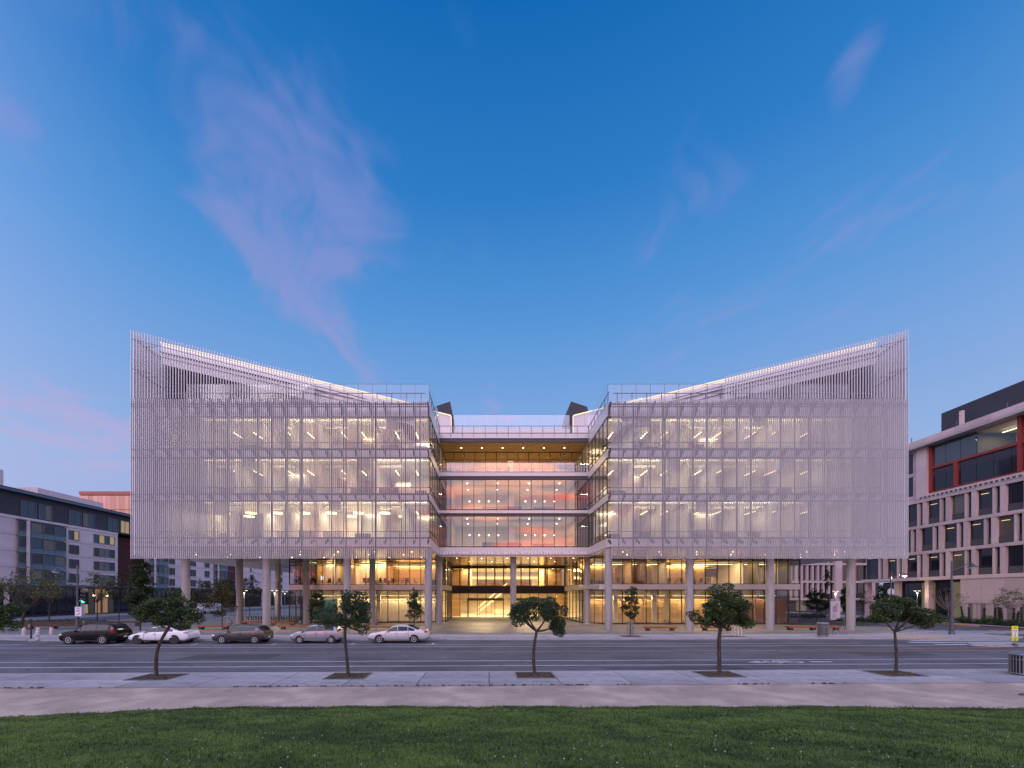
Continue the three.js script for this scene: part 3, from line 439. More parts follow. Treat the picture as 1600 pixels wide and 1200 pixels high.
// roof terrace of the court
{ const n = 13, w = 2 * WA / n; part(B, 'roof_rail', merge([bx(2 * WA, .06, .06, 0, RF + 1.0, Z(CD + .1)), bx(2 * WA, .04, .04, 0, RF + .12, Z(CD + .1)), ...line(-WA, 0, WA, 0, n).map(([a]) => bx(.06, 1.45, .06, a, RF + .25, Z(CD - .02)))]), M.metal);
  for (let i = 0; i < n; i++) { const p = part(B, 'balustrade_pane', boxAt(w - .06, .8, .02), M.clear); p.position.set(-WA + (i + .5) * w, RF + .56, Z(CD + .1)); }
  for (let i = 0; i < 12; i++) { const p = part(B, 'parapet_panel', boxAt(1.38, 2.9, .1), M.panel); p.position.set(-8.2 + .7 + i * 1.37, RF + 1.45, Z(58)); }
  for (let i = 0; i < 8; i++) { const p = part(B, 'windscreen_pane', boxAt(2.02, 1.9, .02), M.glass); p.position.set(-8.2 + 1.02 + i * 2.05, 28.5, Z(58.02)); } }
// lower two storeys: glass set back behind the columns, rounding into the entrance
const BL = -30.5, BR = 37.0;
const curve = (s, LD) => { const p = [[s * 9.7, 70], [s * 9.4, 67.6], ...line(s * 9.25, 65.6, s * 9.25, LD + 3.3, 4)]; for (let i = 1; i <= 5; i++) { const t = i / 5 * Math.PI / 2; p.push([s * (12.55 - 3.3 * Math.cos(t)), LD + 3.3 - 3.3 * Math.sin(t)]); } return p; };
for (const [s, end, n] of [[-1, BL, 12], [1, BR, 16]]) {
  const LD = s < 0 ? 56 : 53, path = [...curve(s, LD), ...line(s * 12.55, LD, end, LD, n).slice(1), [end, LD + 1.9], [end, LD + 3.8], [end, LD + 5.7], [end, LD + 7.6], [end, LD + 9.5]];
  curtain('lower_wall', path, L2 + .1, SOF, { mat: M.lobbyGlass, transoms: [SOF - .35, ...(s < 0 ? [SOF - .9] : [])], bar: .08 });
  curtain('lower_wall', path, G0 + .1, L2 - .62, { mat: M.lobbyGlass, transoms: [3.7, 3.2], bar: .08 });
  for (let i = 0; i < path.length - 1; i++) { const [a, d] = path[i], [a2, d2] = path[i + 1], w = Math.hypot(a2 - a, d2 - d), m = part(B, 'slab_edge_panel', boxAt(+(w - .02).toFixed(3), .66, .1), M.panel); m.position.set((a + a2) / 2, L2 - .24, Z((d + d2) / 2)); m.rotation.y = Math.atan2(d2 - d, a2 - a); }
  const plinth = []; for (let i = 0; i < path.length - 1; i++) { const [a, d] = path[i], [a2, d2] = path[i + 1]; plinth.push(bx(Math.hypot(a2 - a, d2 - d), .2, .16, (a + a2) / 2, G0 + .1, Z((d + d2) / 2), Math.atan2(d2 - d, a2 - a))); } part(B, 'plinth', merge(plinth), M.dark);
  // rooms behind
  const e0 = s * 10, e1 = end - s * .3;
  lim('floor_slab', e0 - s * .6, e1, L2 - .5, L2, LD + .3, 68, M.floorIn); lim('ground_floor', e0 - s * .6, e1, G0, G0 + .06, LD + .3, 68, M.floorPale);
  lim('back_wall', e0, e1, L2, SOF, 63.6, 63.8, M.oak); lim('back_wall', e0, e1, G0, L2 - .5, 60.4, 60.6, M.cream);
  const cells = s < 0 ? [[10.2, 17.5, M.oak, 61.5, 1], [17.6, 22, M.cream, 59.5, 1], [22.1, 24.6, M.oak, 61, .9], [24.7, 27.2, M.roomWhite, 60, .8], [27.3, 29.8, M.blueGlass, 58, .2]] : [[10.2, 15.6, M.oak, 62, .9], [15.7, 17.4, M.cream, 58.6, .5], [17.5, 20.2, M.oak, 59, .6], [21, 30.4, M.oak, 62, 1.25], [30.5, 32.4, M.cream, 57.6, .4], [32.5, 35, M.roomWhite, 60, .9], [35.1, 36.7, M.blueGlass, 58, .15]];
  for (const [c0, c1, m, dd, pw] of cells) {
    lim('back_wall', s * c0, s * c1, L2, SOF - .02, dd, dd + .15, m); lim('partition', s * (c1 + .01), s * (c1 + .12), L2, SOF, LD + 1.2, dd, c1 % 2 > 1 ? M.oak : M.cream);
    lim('ceiling_panel', s * (c0 + .3), s * (c1 - .3), SOF - .5, SOF - .4, LD + 1, dd - .6, M.roomWhite);
    const lamp = part(B, 'cove_lamp', bx(c1 - c0 - .8, .06, .1), M.amber); lamp.position.set(s * (c0 + c1) / 2, SOF - .32, Z(dd - .35)); areaLight(B, AMBER, 150 * pw, c1 - c0 - .8, .1, [s * (c0 + c1) / 2, SOF - .32, Z(dd - .29)], [0, -.5, -1]);
    areaLight(B, AMBER, 20 * pw, c1 - c0 - 1, 1, [s * (c0 + c1) / 2, SOF - .52, Z(LD + 2.4)], [0, -1, 0]);
    const bar2 = part(B, 'ceiling_lamp', bx(c1 - c0 - 1.2, .06, .12), M.warm); bar2.position.set(s * (c0 + c1) / 2, SOF - .75, Z(LD + 2.6));
    // ground floor: a pale hanging behind the glass, washed from a cove
    const hang = part(B, 'hanging_panel', merge(Array.from({ length: Math.max(2, Math.round((c1 - c0) / 1.1)) }, (_, i, n = Math.max(2, Math.round((c1 - c0) / 1.1))) => bx((c1 - c0) / n - .04, 3.1, .05, s * (c0 + (i + .5) * (c1 - c0) / n), G0 + 1.7, Z(LD + 1.9 + .06 * (i % 2))))), s < 0 ? (c0 > 24 ? M.blueGlass : M.cream) : (c0 > 30.4 ? M.oakDark : M.oakPale)); 
    if (pw > .3) { const cv = part(B, 'cove_lamp', bx(c1 - c0 - .2, .08, .1), M.amber); cv.position.set(s * (c0 + c1) / 2, 3.85, Z(LD + 1.3)); areaLight(B, AMBER, 135, c1 - c0 - .2, .12, [s * (c0 + c1) / 2, 3.8, Z(LD + 1.3)], [0, -1, -.55]); }
  }
  for (const a of [13.5, 18.63, 27.4]) lim('inner_pillar', s * a - .25, s * a + .25, G0, L2 - .5, LD + 1, LD + 1.5, M.cream);
}
// entrance hall
{ const n = 13, path = line(-9.7, 70, 9.7, 70, n);
  curtain('entrance_wall', path, L2 + .35, SOF - .1, { mat: M.lobbyGlass, bar: .2, transoms: [SOF - .3] }); curtain('entrance_wall', path, G0 + .02, L2 - 1.05, { mat: M.lobbyGlass, bar: .1, transoms: [3.3], skip: (i) => i === 3 || i === 4 || i === 8 || i === 9 });
  lim('spandrel', -9.7, 9.7, L2 - 1.0, L2 + .3, 69.95, 70.1, M.greyWall); lim('entrance_beam', -9.9, 9.9, SOF - .35, SOF - .02, 69.4, 69.9, M.dark);
  for (const a of [-3.85, 3.85]) { const d = part(B, 'entrance_door', merge([bx(6.2, .42, .2, 0, 3.1), bx(.12, 2.9, .12, -3.05, 1.5), bx(.12, 2.9, .12, 3.05, 1.5), bx(.06, 2.8, .08, -1, 1.45), bx(.06, 2.8, .08, 1, 1.45)]), M.oakDark); d.position.set(a, G0, Z(69.9)); }
  lim('hall_floor', -12, 12, G0 + .014, G0 + .05, 70.1, 86, M.floorPale); lim('gallery_floor', -12, 12, L2 - .6, L2, 70.2, 73, M.floorPale); lim('gallery_floor', -12, 12, L2 - .6, L2, 82, 86, M.floorPale);
  lim('back_wall', -12, 12, G0, SOF, 86, 86.2, M.cream); for (const s of [-1, 1]) { lim('hall_side_wall', s * 12, s * 12.2, G0, SOF, 68.3, 86, M.cream); lim('oak_wall', s * 7, s * 10.2, L2, SOF, 76, 76.3, M.oak); lim('oak_wall', s * 8.4, s * 11, G0, L2 - .6, 74, 74.3, M.oak); lim('oak_wall', s * 6.6, s * 7, L2, SOF, 73, 82, M.oak); }
  lim('dark_opening', -5.8, 5.6, L2 + .1, L2 + 1.9, 85.6, 85.9, M.oakDark);
  const st = []; for (let i = 0; i < 18; i++) st.push(bx(.42, .18, 2.2, -5.6 + i * .33, G0 + .28 + i * .28, Z(79))); part(B, 'stair', merge([...st, bar([-5.7, 1.2, Z(77.9)], [.2, 6.2, Z(77.9)], .12, 4), bar([-5.7, .2, Z(77.9)], [.2, 5.2, Z(77.9)], .2, 4)]), M.roomWhite);
  part(B, 'gallery_rail', merge([bx(20, .05, .05, 0, L2 + 1.05, Z(72.9)), ...Array.from({ length: 14 }, (_, i) => bx(.03, 1, .03, -9.75 + i * 1.5, L2 + .5, Z(72.9)))]), M.metal);
  lim('reception_desk', -2.4, 3.4, G0, 1.25, 76, 76.9, M.roomWhite); lim('ceiling_panel', -9.6, 9.6, SOF - .12, SOF - .03, 71, 85, M.roomWhite);
  for (const s of [-1, 1]) { areaLight(B, AMBER, 34, 6, 6, [s * 5, SOF - .2, Z(77)], [0, -1, 0]); areaLight(B, C(1, .74, .42), 22, 8, 1, [s * 5, L2 - .65, Z(71.6)], [0, -1, -.1]); }
  const cv = part(B, 'cove_lamp', bx(18, .5, .1), M.amber); cv.position.set(0, SOF - 1.25, Z(85.5)); areaLight(B, AMBER, 5, 18, .5, [0, SOF - 1.25, Z(85.4)], [0, 0, 1]);
  for (let i = 0; i < 7; i++) { const m = part(B, 'downlight', cyl(.08, .08, .03, 0, 0, 0, 10), M.down); m.position.set(-8 + i * 2.7, SOF - .16, Z(73.5)); } }
// ---------- neighbours ----------
// a group whose x runs along a facade and whose z points out of it
function facade(name, label, category, [x, d], turn) { return thing(name, label, category, [x, 0, -d], turn); }
const litGold = glow(1, .5, .12, .22), litPane = glow(1, .66, .24, .3), dimPane = phys(.10, .085, .055, .1, { ior: 1.7 });
function windowAt(R, x, y, w, h, lites, mat = M.blueGlass, fr = M.metal, sill) {
  const g = new THREE.Group(); g.name = 'window'; g.position.set(x, y, 0); R.add(g);
  const f = [bx(w, .09, .12, 0, h / 2 - .045, .06), bx(w, .09, .12, 0, -h / 2 + .045, .06), bx(.09, h - .18, .12, -w / 2 + .045, 0, .06), bx(.09, h - .18, .12, w / 2 - .045, 0, .06)];
  for (let i = 1; i < lites; i++) f.push(bx(.07, h - .18, .1, -w / 2 + w * i / lites, 0, .05));
  part(g, 'window_frame', merge(f), fr);
  for (let i = 0; i < lites; i++) { const p = part(g, 'pane', boxAt(+(w / lites - .06).toFixed(3), +(h - .1).toFixed(3), .02), Array.isArray(mat) ? mat[i % mat.length] : mat); p.position.set(-w / 2 + w * (i + .5) / lites, 0, .015); }
  return g;
}
{ // the flats on the left; x of the facade = distance from the camera
  const R = facade('apartment_building', 'six storey pinkish apartment building with a dark top floor, left beyond the side street', 'apartment building', [-79.6, 0], Math.PI / 2), O = (x) => x;
  const seg = (n, x0, x1, y0, y1, z0, z1, m) => part(R, n, bx(x1 - x0, y1 - y0, z1 - z0, (x0 + x1) / 2, (y0 + y1) / 2, (z0 + z1) / 2), m);
  const storey = [5.9, 8.62, 11.34, 14.06];
  for (const [x0, x1] of [[40, 87.7], [97, 215]]) {
    storey.forEach((y, k) => { for (let x = x0; x < x1 - .5; x += 7.95) seg('wall', x, Math.min(x1, x + 7.94), y + .02, y + 2.7, -.4, 0, rnd() < .5 ? M.whiteWall : M.whiteWall2); });
    seg('wall', x0, x1, 16.8, 17.3, -.4, .05, M.whiteWall);
  }
  seg('wall', 40, 87.7, 0, 16.8, -12, -.45, M.whiteWall); seg('wall', 97, 215, 0, 16.8, -12, -.45, M.whiteWall);
  seg('brick_wall', 87.7, 97, 0, 16.9, -9, -2.2, M.brick); seg('brick_wall', 124, 127.5, 5.9, 16.8, .01, .5, M.brick);
  seg('top_storey', 40, 215, 17.32, 21.3, -12, -.6, M.greyWall); seg('roof', 40, 215, 21.3, 21.7, -12, .35, M.steelBlue); seg('roof_edge', 40, 146, 21.71, 21.95, -12, -.1, M.greyWall);
  seg('roof_room', 44, 69.6, 21.6, 25.2, -10, -3, M.whiteWall); seg('roof_room', 74, 86.5, 21.6, 23.4, -10, -2, M.whiteWall); for (const x of [75.4, 77, 79.5, 83]) seg('roof_vent', x, x + .3, 23.4, 23.4 + .35, -4, -3.6, M.metal);
  for (const [x, w, l, m] of [[65.8, 2.2, 2, M.blueGlass], [71.2, 2.4, 2, M.blueGlass], [73.9, 2.2, 2, [M.blueGlass, dimPane]], [79.2, 2.4, 2, M.blueGlass], [81.9, 2.4, 2, [dimPane, M.blueGlass]], [87.2, 2.4, 2, M.blueGlass], [90, 2.2, 2, litPane], [60, 2.4, 2, M.blueGlass], [104, 2.4, 2, M.blueGlass], [110, 2.4, 2, M.blueGlass]]) { const w0 = windowAt(R, x, 18.9, w, 2.7, l, m); w0.position.z = -.58; }
  storey.forEach((y, k) => {
    for (const [x, w, l] of [[64.9, 2.2, 2], [78.4, 1.9, 2], [84.6, 4.6, 4], [102.6, 1.8, 2], [109.5, 2.8, 2], [115.3, 2, 2], [131, 2, 2], [137, 2, 2], [146, 3, 2], [156, 2.5, 2], [168, 3, 2], [180, 3, 2]]) windowAt(R, x, y + 1.35, w, 1.75, l, (k * 5 + x | 0) % 6 === 3 ? [M.blueGlass, litPane] : l === 4 ? [M.darkGlass, dimPane, M.greyGlass, M.darkGlass] : M.darkGlass, M.metal);
    for (const [b0, b1] of [[68.8, 76.6], [95.4, 101], [118, 127.6]]) { // glazed bays
      if (b0 > 118 && b1 > 124) { } const bw = b1 - b0, n = 4;
      for (let i = 0; i < n; i++) { const w0 = windowAt(R, b0 + (i + .5) * bw / n, y + 1.62, bw / n - .04, 1.75, i ? 1 : 2, i === 0 ? M.darkGlass : [M.blueGlass, dimPane, M.darkGlass][(i + k) % 3]); w0.position.z = .35; part(R, 'spandrel', boxAt(+(bw / n - .06).toFixed(3), .7, .1), M.teal).position.set(b0 + (i + .5) * bw / n, y + .36, .38); }
      seg('bay_slab', b0 - .05, b1 + .05, y - .07, y, 0, .55, M.steel); if (k === 3) seg('bay_slab', b0 - .05, b1 + .05, y + 2.62, y + 2.75, 0, .6, M.steelBlue);
      if (k === 0) seg('bay_post', b0 + 1.2, b0 + 1.55, y, 16.75, .42, .7, M.whiteWall);
    }
  });
  seg('canopy', 40, 215, 5.6, 5.88, -.3, 1.2, M.steelBlue);
  for (let i = 0; i < 36; i++) { const x = 44 + i * 4.2, m = i === 9 ? [litPane, dimPane, litGold] : i === 10 ? [litGold, dimPane, M.darkGlass] : M.darkGlass; windowAt(R, x, 2.8, 4.0, 5, 3, m, M.dark).position.z = .05; if (i % 3 === 0) seg('shop_pillar', x - 2.3, x - 1.9, 0, 5.6, .2, .7, M.whiteWall); }
  for (const x of [81.6, 84.4, 62]) { const m = part(R, 'wall_lamp', new THREE.SphereGeometry(.22, 12, 8), M.warm); m.position.set(x, 3.9, .8); }
}
{ // a glassy tower far behind, red sky reflection put into its pane colours
  const R = thing('glass_tower', 'distant glass building, sunset red painted into its panes, rising behind the apartment roofs', 'tower', [-148, 0, -165]);
  part(R, 'tower_body', bx(34, 45, 20, 0, 22.5, -10.3), M.brick); part(R, 'roof_edge', bx(34.4, 1.4, 20.6, 0, 45.2, -10.1), M.copperEdge);
  const g = bx(1.72, 5.6, .12); for (let i = 0; i < 19; i++) for (let k = 0; k < 4; k++) { const p = part(R, 'pane', g, pick(M.sunsetPane)); p.position.set(-16.2 + i * 1.8, 41.4 - k * 5.8, .05); p.rotation.y = rr(-.012, .012); p.rotation.x = rr(-.008, .008); }
}
{ // the laboratory building on the right; x of the facade = minus the distance
  const R = facade('laboratory_building', 'pink stone laboratory building with staggered window slots and red framed top storeys', 'laboratory building', [70, 0], -Math.PI / 2);
  const seg = (n, d0, d1, y0, y1, z0, z1, m) => part(R, n, bx(Math.abs(d1 - d0), y1 - y0, z1 - z0, -(d0 + d1) / 2, (y0 + y1) / 2, (z0 + z1) / 2), m);
  seg('core_wall', 40, 77, 6.4, 24.2, -16, -.9, M.greyWall); seg('core_wall', 40, 53.3, 24.2, 27.7, -16, -.9, M.greyWall); seg('core_wall', 59.5, 77, 24.2, 27.7, -16, -.9, M.greyWall); seg('back_wall', 53.3, 59.5, 24.2, 27.7, -7, -6.5, M.cream); seg('ceiling_panel', 53.3, 59.5, 27.55, 27.7, -6.5, -.7, M.ceiling); seg('shelf_unit', 54, 58, 24.2, 25.6, -6.4, -5.9, M.oak); for (const [d, z] of [[55, -2.2], [57.6, -3.4]]) { const l = part(R, 'ceiling_lamp', bx(2, .08, .16), M.warm); l.position.set(-d, 27.2, z); areaLight(R, C(1, .80, .42), 170, 2, .16, [-d, 27.14, z], [0, -1, 0]); } seg('stone_band', 40, 77.2, 6.35, 6.86, -.8, .06, M.pinkLight);
  const stone = [M.pinkLight, M.pinkWall, M.pinkLight2];
  const rows = [6.86, 11.06, 15.26];
  rows.forEach((y, r) => {
    for (let i = 0; i < 11; i++) { const d0 = 42.2 + i * 3.35 + (r === 1 ? 1.0 : 0), d1 = d0 + 3.35; if (d1 > 77.6) continue;
      seg('stone_band', d0 + .01, d1 - .01, y + 3.72, y + 4.19, -.8, .05, pick(stone));
      seg('stone_pier', d0, d0 + .58, y, y + 3.715, -.8, .0, pick(stone)); seg('stone_pier', d0 + 1.18, d0 + 1.46, y, y + 3.715, -.8, -.04, pick(stone));
      for (const [w0, w1] of [[d0 + .58, d0 + 1.18], [d0 + 1.46, d1]]) { seg('pane', w0, w1, y + 1.0, y + 3.71, -.46, -.42, rnd() < .16 ? dimPane : M.darkGlass); seg('spandrel', w0, w1, y, y + .99, -.45, -.36, M.greyWall2); }
      if (rnd() < .4) { const l = part(R, 'ceiling_lamp', bx(.9, .05, .06), M.warmSoft); l.position.set(-(d0 + 2.6), y + 3.1, -.4); }
    } });
  // sloping ledge with slots, red frame storeys, parapet, roof plant
  seg('ledge', 40, 67.2, 19.46, 20.09, -1.2, .1, M.pinkLight); for (let i = 0; i < 40; i++) seg('ledge_slot', 42 + i * .62, 42.35 + i * .62, 19.55, 19.8, .1, .13, M.greyWall2);
  seg('stone_pier', 65.6, 67.2, 19.46, 27.74, -1.2, .05, M.pinkLight); seg('stone_wall', 67.2, 77.2, 19.46, 27.74, -1.2, -.3, M.pinkWall); for (const y of [20.4, 24.2]) seg('pane', 68, 71, y, y + 3.2, -.3, -.26, M.darkGlass);
  seg('red_frame', 40, 65.6, 24.0, 24.35, -1.0, -.35, M.redFrame); seg('red_frame', 40, 65.6, 20.1, 20.4, -1.0, -.35, M.redFrame); for (const d of [41, 54.4, 65.4]) seg('red_frame', d - .25, d + .2, 20.41, 27.7, -1.0, -.3, M.redFrame); seg('red_frame', 61.6, 62.1, 20.41, 23.99, -1.0, -.3, M.redFrame);
  for (let i = 0; i < 12; i++) { const d0 = 41.4 + i * 2.0; seg('pane', d0, d0 + 1.95, 24.36, 27.65, -.62, -.58, i > 5 && i < 9 ? M.clear : i > 8 ? M.greyGlass : M.darkGlass); seg('pane', d0, d0 + 1.95, 20.41, 22.7, -.62, -.58, i === 4 ? litPane : M.darkGlass); seg('spandrel', d0, d0 + 1.95, 22.71, 23.95, -.64, -.56, M.greyWall); }
  seg('eave', 39, 78, 27.75, 27.95, -1.5, 1.0, M.soffitOut); for (let i = 0; i < 9; i++) seg('parapet_panel', 39 + i * 4.35, 39 + (i + 1) * 4.35 - .02, 27.96, 28.9, -1.5, 1.05, pick(stone));
  seg('roof_plant_screen', 39, 67.1, 28.8, 33.7, -12, -4, M.greyWall); seg('flue', 62.6, 63, 28.9, 32.2, -2.6, -2.2, M.pinkLight); for (const d of [48, 55, 61, 67.5, 73]) seg('roof_post', d, d + .07, 28.9, 29.9, .4, .47, M.metal);
  
  // ground storey
  seg('recess_wall', 61, 77, 0, 6.3, -6, -4, M.greyWall); for (let i = 0; i < 7; i++) seg('pane', 61.4 + i * 2.2, 63.5 + i * 2.2, .3, 6, -4.0, -3.95, i === 1 || i === 3 ? M.litGlass : M.darkGlass); for (const d of [66, 71, 76.6]) seg('pillar', d - .3, d + .3, 0, 6.34, -1.2, -.4, M.pinkWall);
  for (let i = 0; i < 8; i++) seg('stone_panel', 40 + i * 2.62, 40 + (i + 1) * 2.62 - .02, 2.75, 6.34, -.9, -.05, pick([M.pinkWall, M.pinkWall2]));
  for (let i = 0; i < 42; i++) seg('board', 40 + i * .5, 40.44 + i * .5, 0, 2.72, -.9, -.1 - .05 * (i % 2), i % 3 ? M.pinkWall2 : M.boardWall);
}
{ // its far wing, seen past the end of the office building
  const R = thing('laboratory_wing', 'pale rear wing of the laboratory building with a red bay, behind the office building columns', 'laboratory building', [79, 0, -97]);
  const seg = (n, x0, x1, y0, y1, z0, z1, m) => part(R, n, bx(x1 - x0, y1 - y0, z1 - z0, (x0 + x1) / 2, (y0 + y1) / 2, (z0 + z1) / 2), m);
  seg('wall', -8, 14, 0, 22, -14, -.7, M.greyWall2);
  for (const y of [3.3, 7.4, 11.6]) { seg('stone_band', -8, 14, y - .5, y, -.6, .05, M.pinkLight); for (let i = 0; i < 9; i++) { const x = -7.8 + i * 1.28; if (y > 3 && x < 2.4) seg('stone_pier', x, x + .5, y, y + 3.6, -.6, 0, pick([M.pinkLight, M.pinkWall])); seg('pane', x + .52, x + 1.26, y + .6, y + 3.6, -.58, -.55, M.darkGlass); } }
  seg('stone_pier', 2.6, 4.2, 0, 16, -.5, .4, M.pinkLight); seg('stone_pier', 10.5, 12, 0, 16, -.5, .4, M.pinkWall);
  for (const y of [3.6, 7.6]) { for (let i = 0; i < 3; i++) seg('pane', 4.3 + i * 2.1, 6.2 + i * 2.1, y, y + 3.4, -.4, -.35, M.darkGlass); seg('red_frame', 4.25, 10.5, y + 3.42, y + 3.9, -.4, -.1, M.redFrame); } for (const x of [4.3, 7.6]) seg('red_frame', x, x + .5, 7.4, 15.8, -.34, -.02, M.redFrame);
  seg('door_pane', -6, -3.6, .3, 2.7, -.65, -.6, M.litGlass);
}
// ---------- trees ----------
const leafMats = {};
function leafGeo(n, spots, size, { flat = .5, spread = 1 } = {}) {   // small folded leaves gathered in clumps
  const P = new Float32Array(n * 12), N = new Float32Array(n * 12), U = new Float32Array(n * 8), I = new Uint32Array(n * 6), a = new THREE.Vector3(), b = new THREE.Vector3(), nn = new THREE.Vector3();
  let tot = 0; const acc = spots.map((s) => (tot += s[3] ** 2, tot));
  for (let i = 0; i < n; i++) {
    const t = rnd() * tot, s = spots[acc.findIndex((v) => v >= t)], r = Math.cbrt(rnd() * .85 + .15) * s[3] * spread, th = rnd() * 6.283, ph = Math.acos(rr(-1, 1));
    const c = [s[0] + r * Math.sin(ph) * Math.cos(th), s[1] + r * Math.cos(ph) * (s[4] ?? .75), s[2] + r * Math.sin(ph) * Math.sin(th)];
    nn.set(rr(-1, 1), rr(-.4, 1) + flat, rr(-1, 1)).normalize(); a.set(rr(-1, 1), rr(-.6, .3), rr(-1, 1)).cross(nn).normalize(); b.crossVectors(nn, a);
    const L = size * rr(.6, 1.25), w = L * rr(.3, .42), q = [[-L * .5, 0, 0], [0, -w, .12 * L], [0, w, .12 * L], [L * .5, 0, -.1 * L]];
    q.forEach(([u, v, h], k) => { const o = i * 12 + k * 3; for (let e = 0; e < 3; e++) { P[o + e] = c[e] + a.getComponent(e) * u + b.getComponent(e) * v + nn.getComponent(e) * h; N[o + e] = nn.getComponent(e); } U[i * 8 + k * 2] = c[0] + u; U[i * 8 + k * 2 + 1] = c[1] + v; });
    I.set([i * 4, i * 4 + 1, i * 4 + 2, i * 4 + 2, i * 4 + 1, i * 4 + 3], i * 6);
  }
  const g = new THREE.BufferGeometry(); g.setAttribute('position', new THREE.BufferAttribute(P, 3)); g.setAttribute('normal', new THREE.BufferAttribute(N, 3)); g.setAttribute('uv', new THREE.BufferAttribute(U, 2)); g.setIndex(new THREE.BufferAttribute(I, 1)); return g;
}
const leafTex = tex(256, 1.1, (u, v) => { const p = hash(u * 90 | 0, v * 90 | 0), q = fbm(u * 6, v * 6, 3, 6); return [.62 + .5 * (p - .5) + .3 * (q - .5), .68 + .45 * (p - .5) + .3 * (q - .5), .55 + .4 * (p - .5)]; });
const leaf = (r, g, b, tr = .3) => phys(r, g, b, .6, { transmission: tr, specularIntensity: .45, map: leafTex, side: THREE.DoubleSide });
const LF = { dark: leaf(.15, .21, .075), teal: leaf(.13, .20, .115), green: leaf(.085, .13, .045), olive: leaf(.34, .31, .15), brownish: leaf(.19, .15, .08), conifer: leaf(.12, .17, .075), fresh: leaf(.07, .30, .05), tan: leaf(.36, .26, .13) };
// crown: ellipsoids [x, y, z, rx, ry] in metres round the trunk; trunk: points
function tree(name, label, category, pos, { trunk, r0, r1 = r0 * .55, crown, n, size, mat, bark = M.bark, clump = .3, group, limbs = 7, flat }) {
  const R = thing(name, label, category, pos, 0, group), spots = [], wood = [limb(trunk, r0 * .8, r1 * .85)], top = trunk[trunk.length - 1];
  for (const [x, y, z, rx, ry] of crown) { const k = Math.max(9, Math.round(rx * ry * 7 / (clump * clump) * (mat === LF.olive ? .3 : mat === LF.dark || mat === LF.teal ? .58 : .42))); for (let i = 0; i < k; i++) { const th = rnd() * 6.283, u = rr(-1, 1), q = Math.cbrt(rr(.12, 1)), s = Math.sqrt(1 - u * u); spots.push([x + rx * q * s * Math.cos(th), y + ry * q * u, z + rx * q * s * Math.sin(th) * .9, clump * rr(.6, 1.25)]); } }
  for (let i = 0; i < limbs; i++) { const s = spots[Math.floor(i / limbs * spots.length)], m = [mix(top[0], s[0], .45) + rr(-.1, .1), mix(top[1], s[1], .4) - .05, mix(top[2], s[2], .45)]; wood.push(limb([top, m, [s[0], s[1], s[2]]], r1 * .7, r1 * .15, 5, 8)); }
  part(R, 'trunk', merge(wood), bark); part(R, 'crown', leafGeo(Math.round(n * (mat === LF.olive ? .6 : mat === LF.brownish ? .85 : 1.6)), spots, size, { flat }), mat); return R;
}
const wells = 'square tree wells in the near pavement';
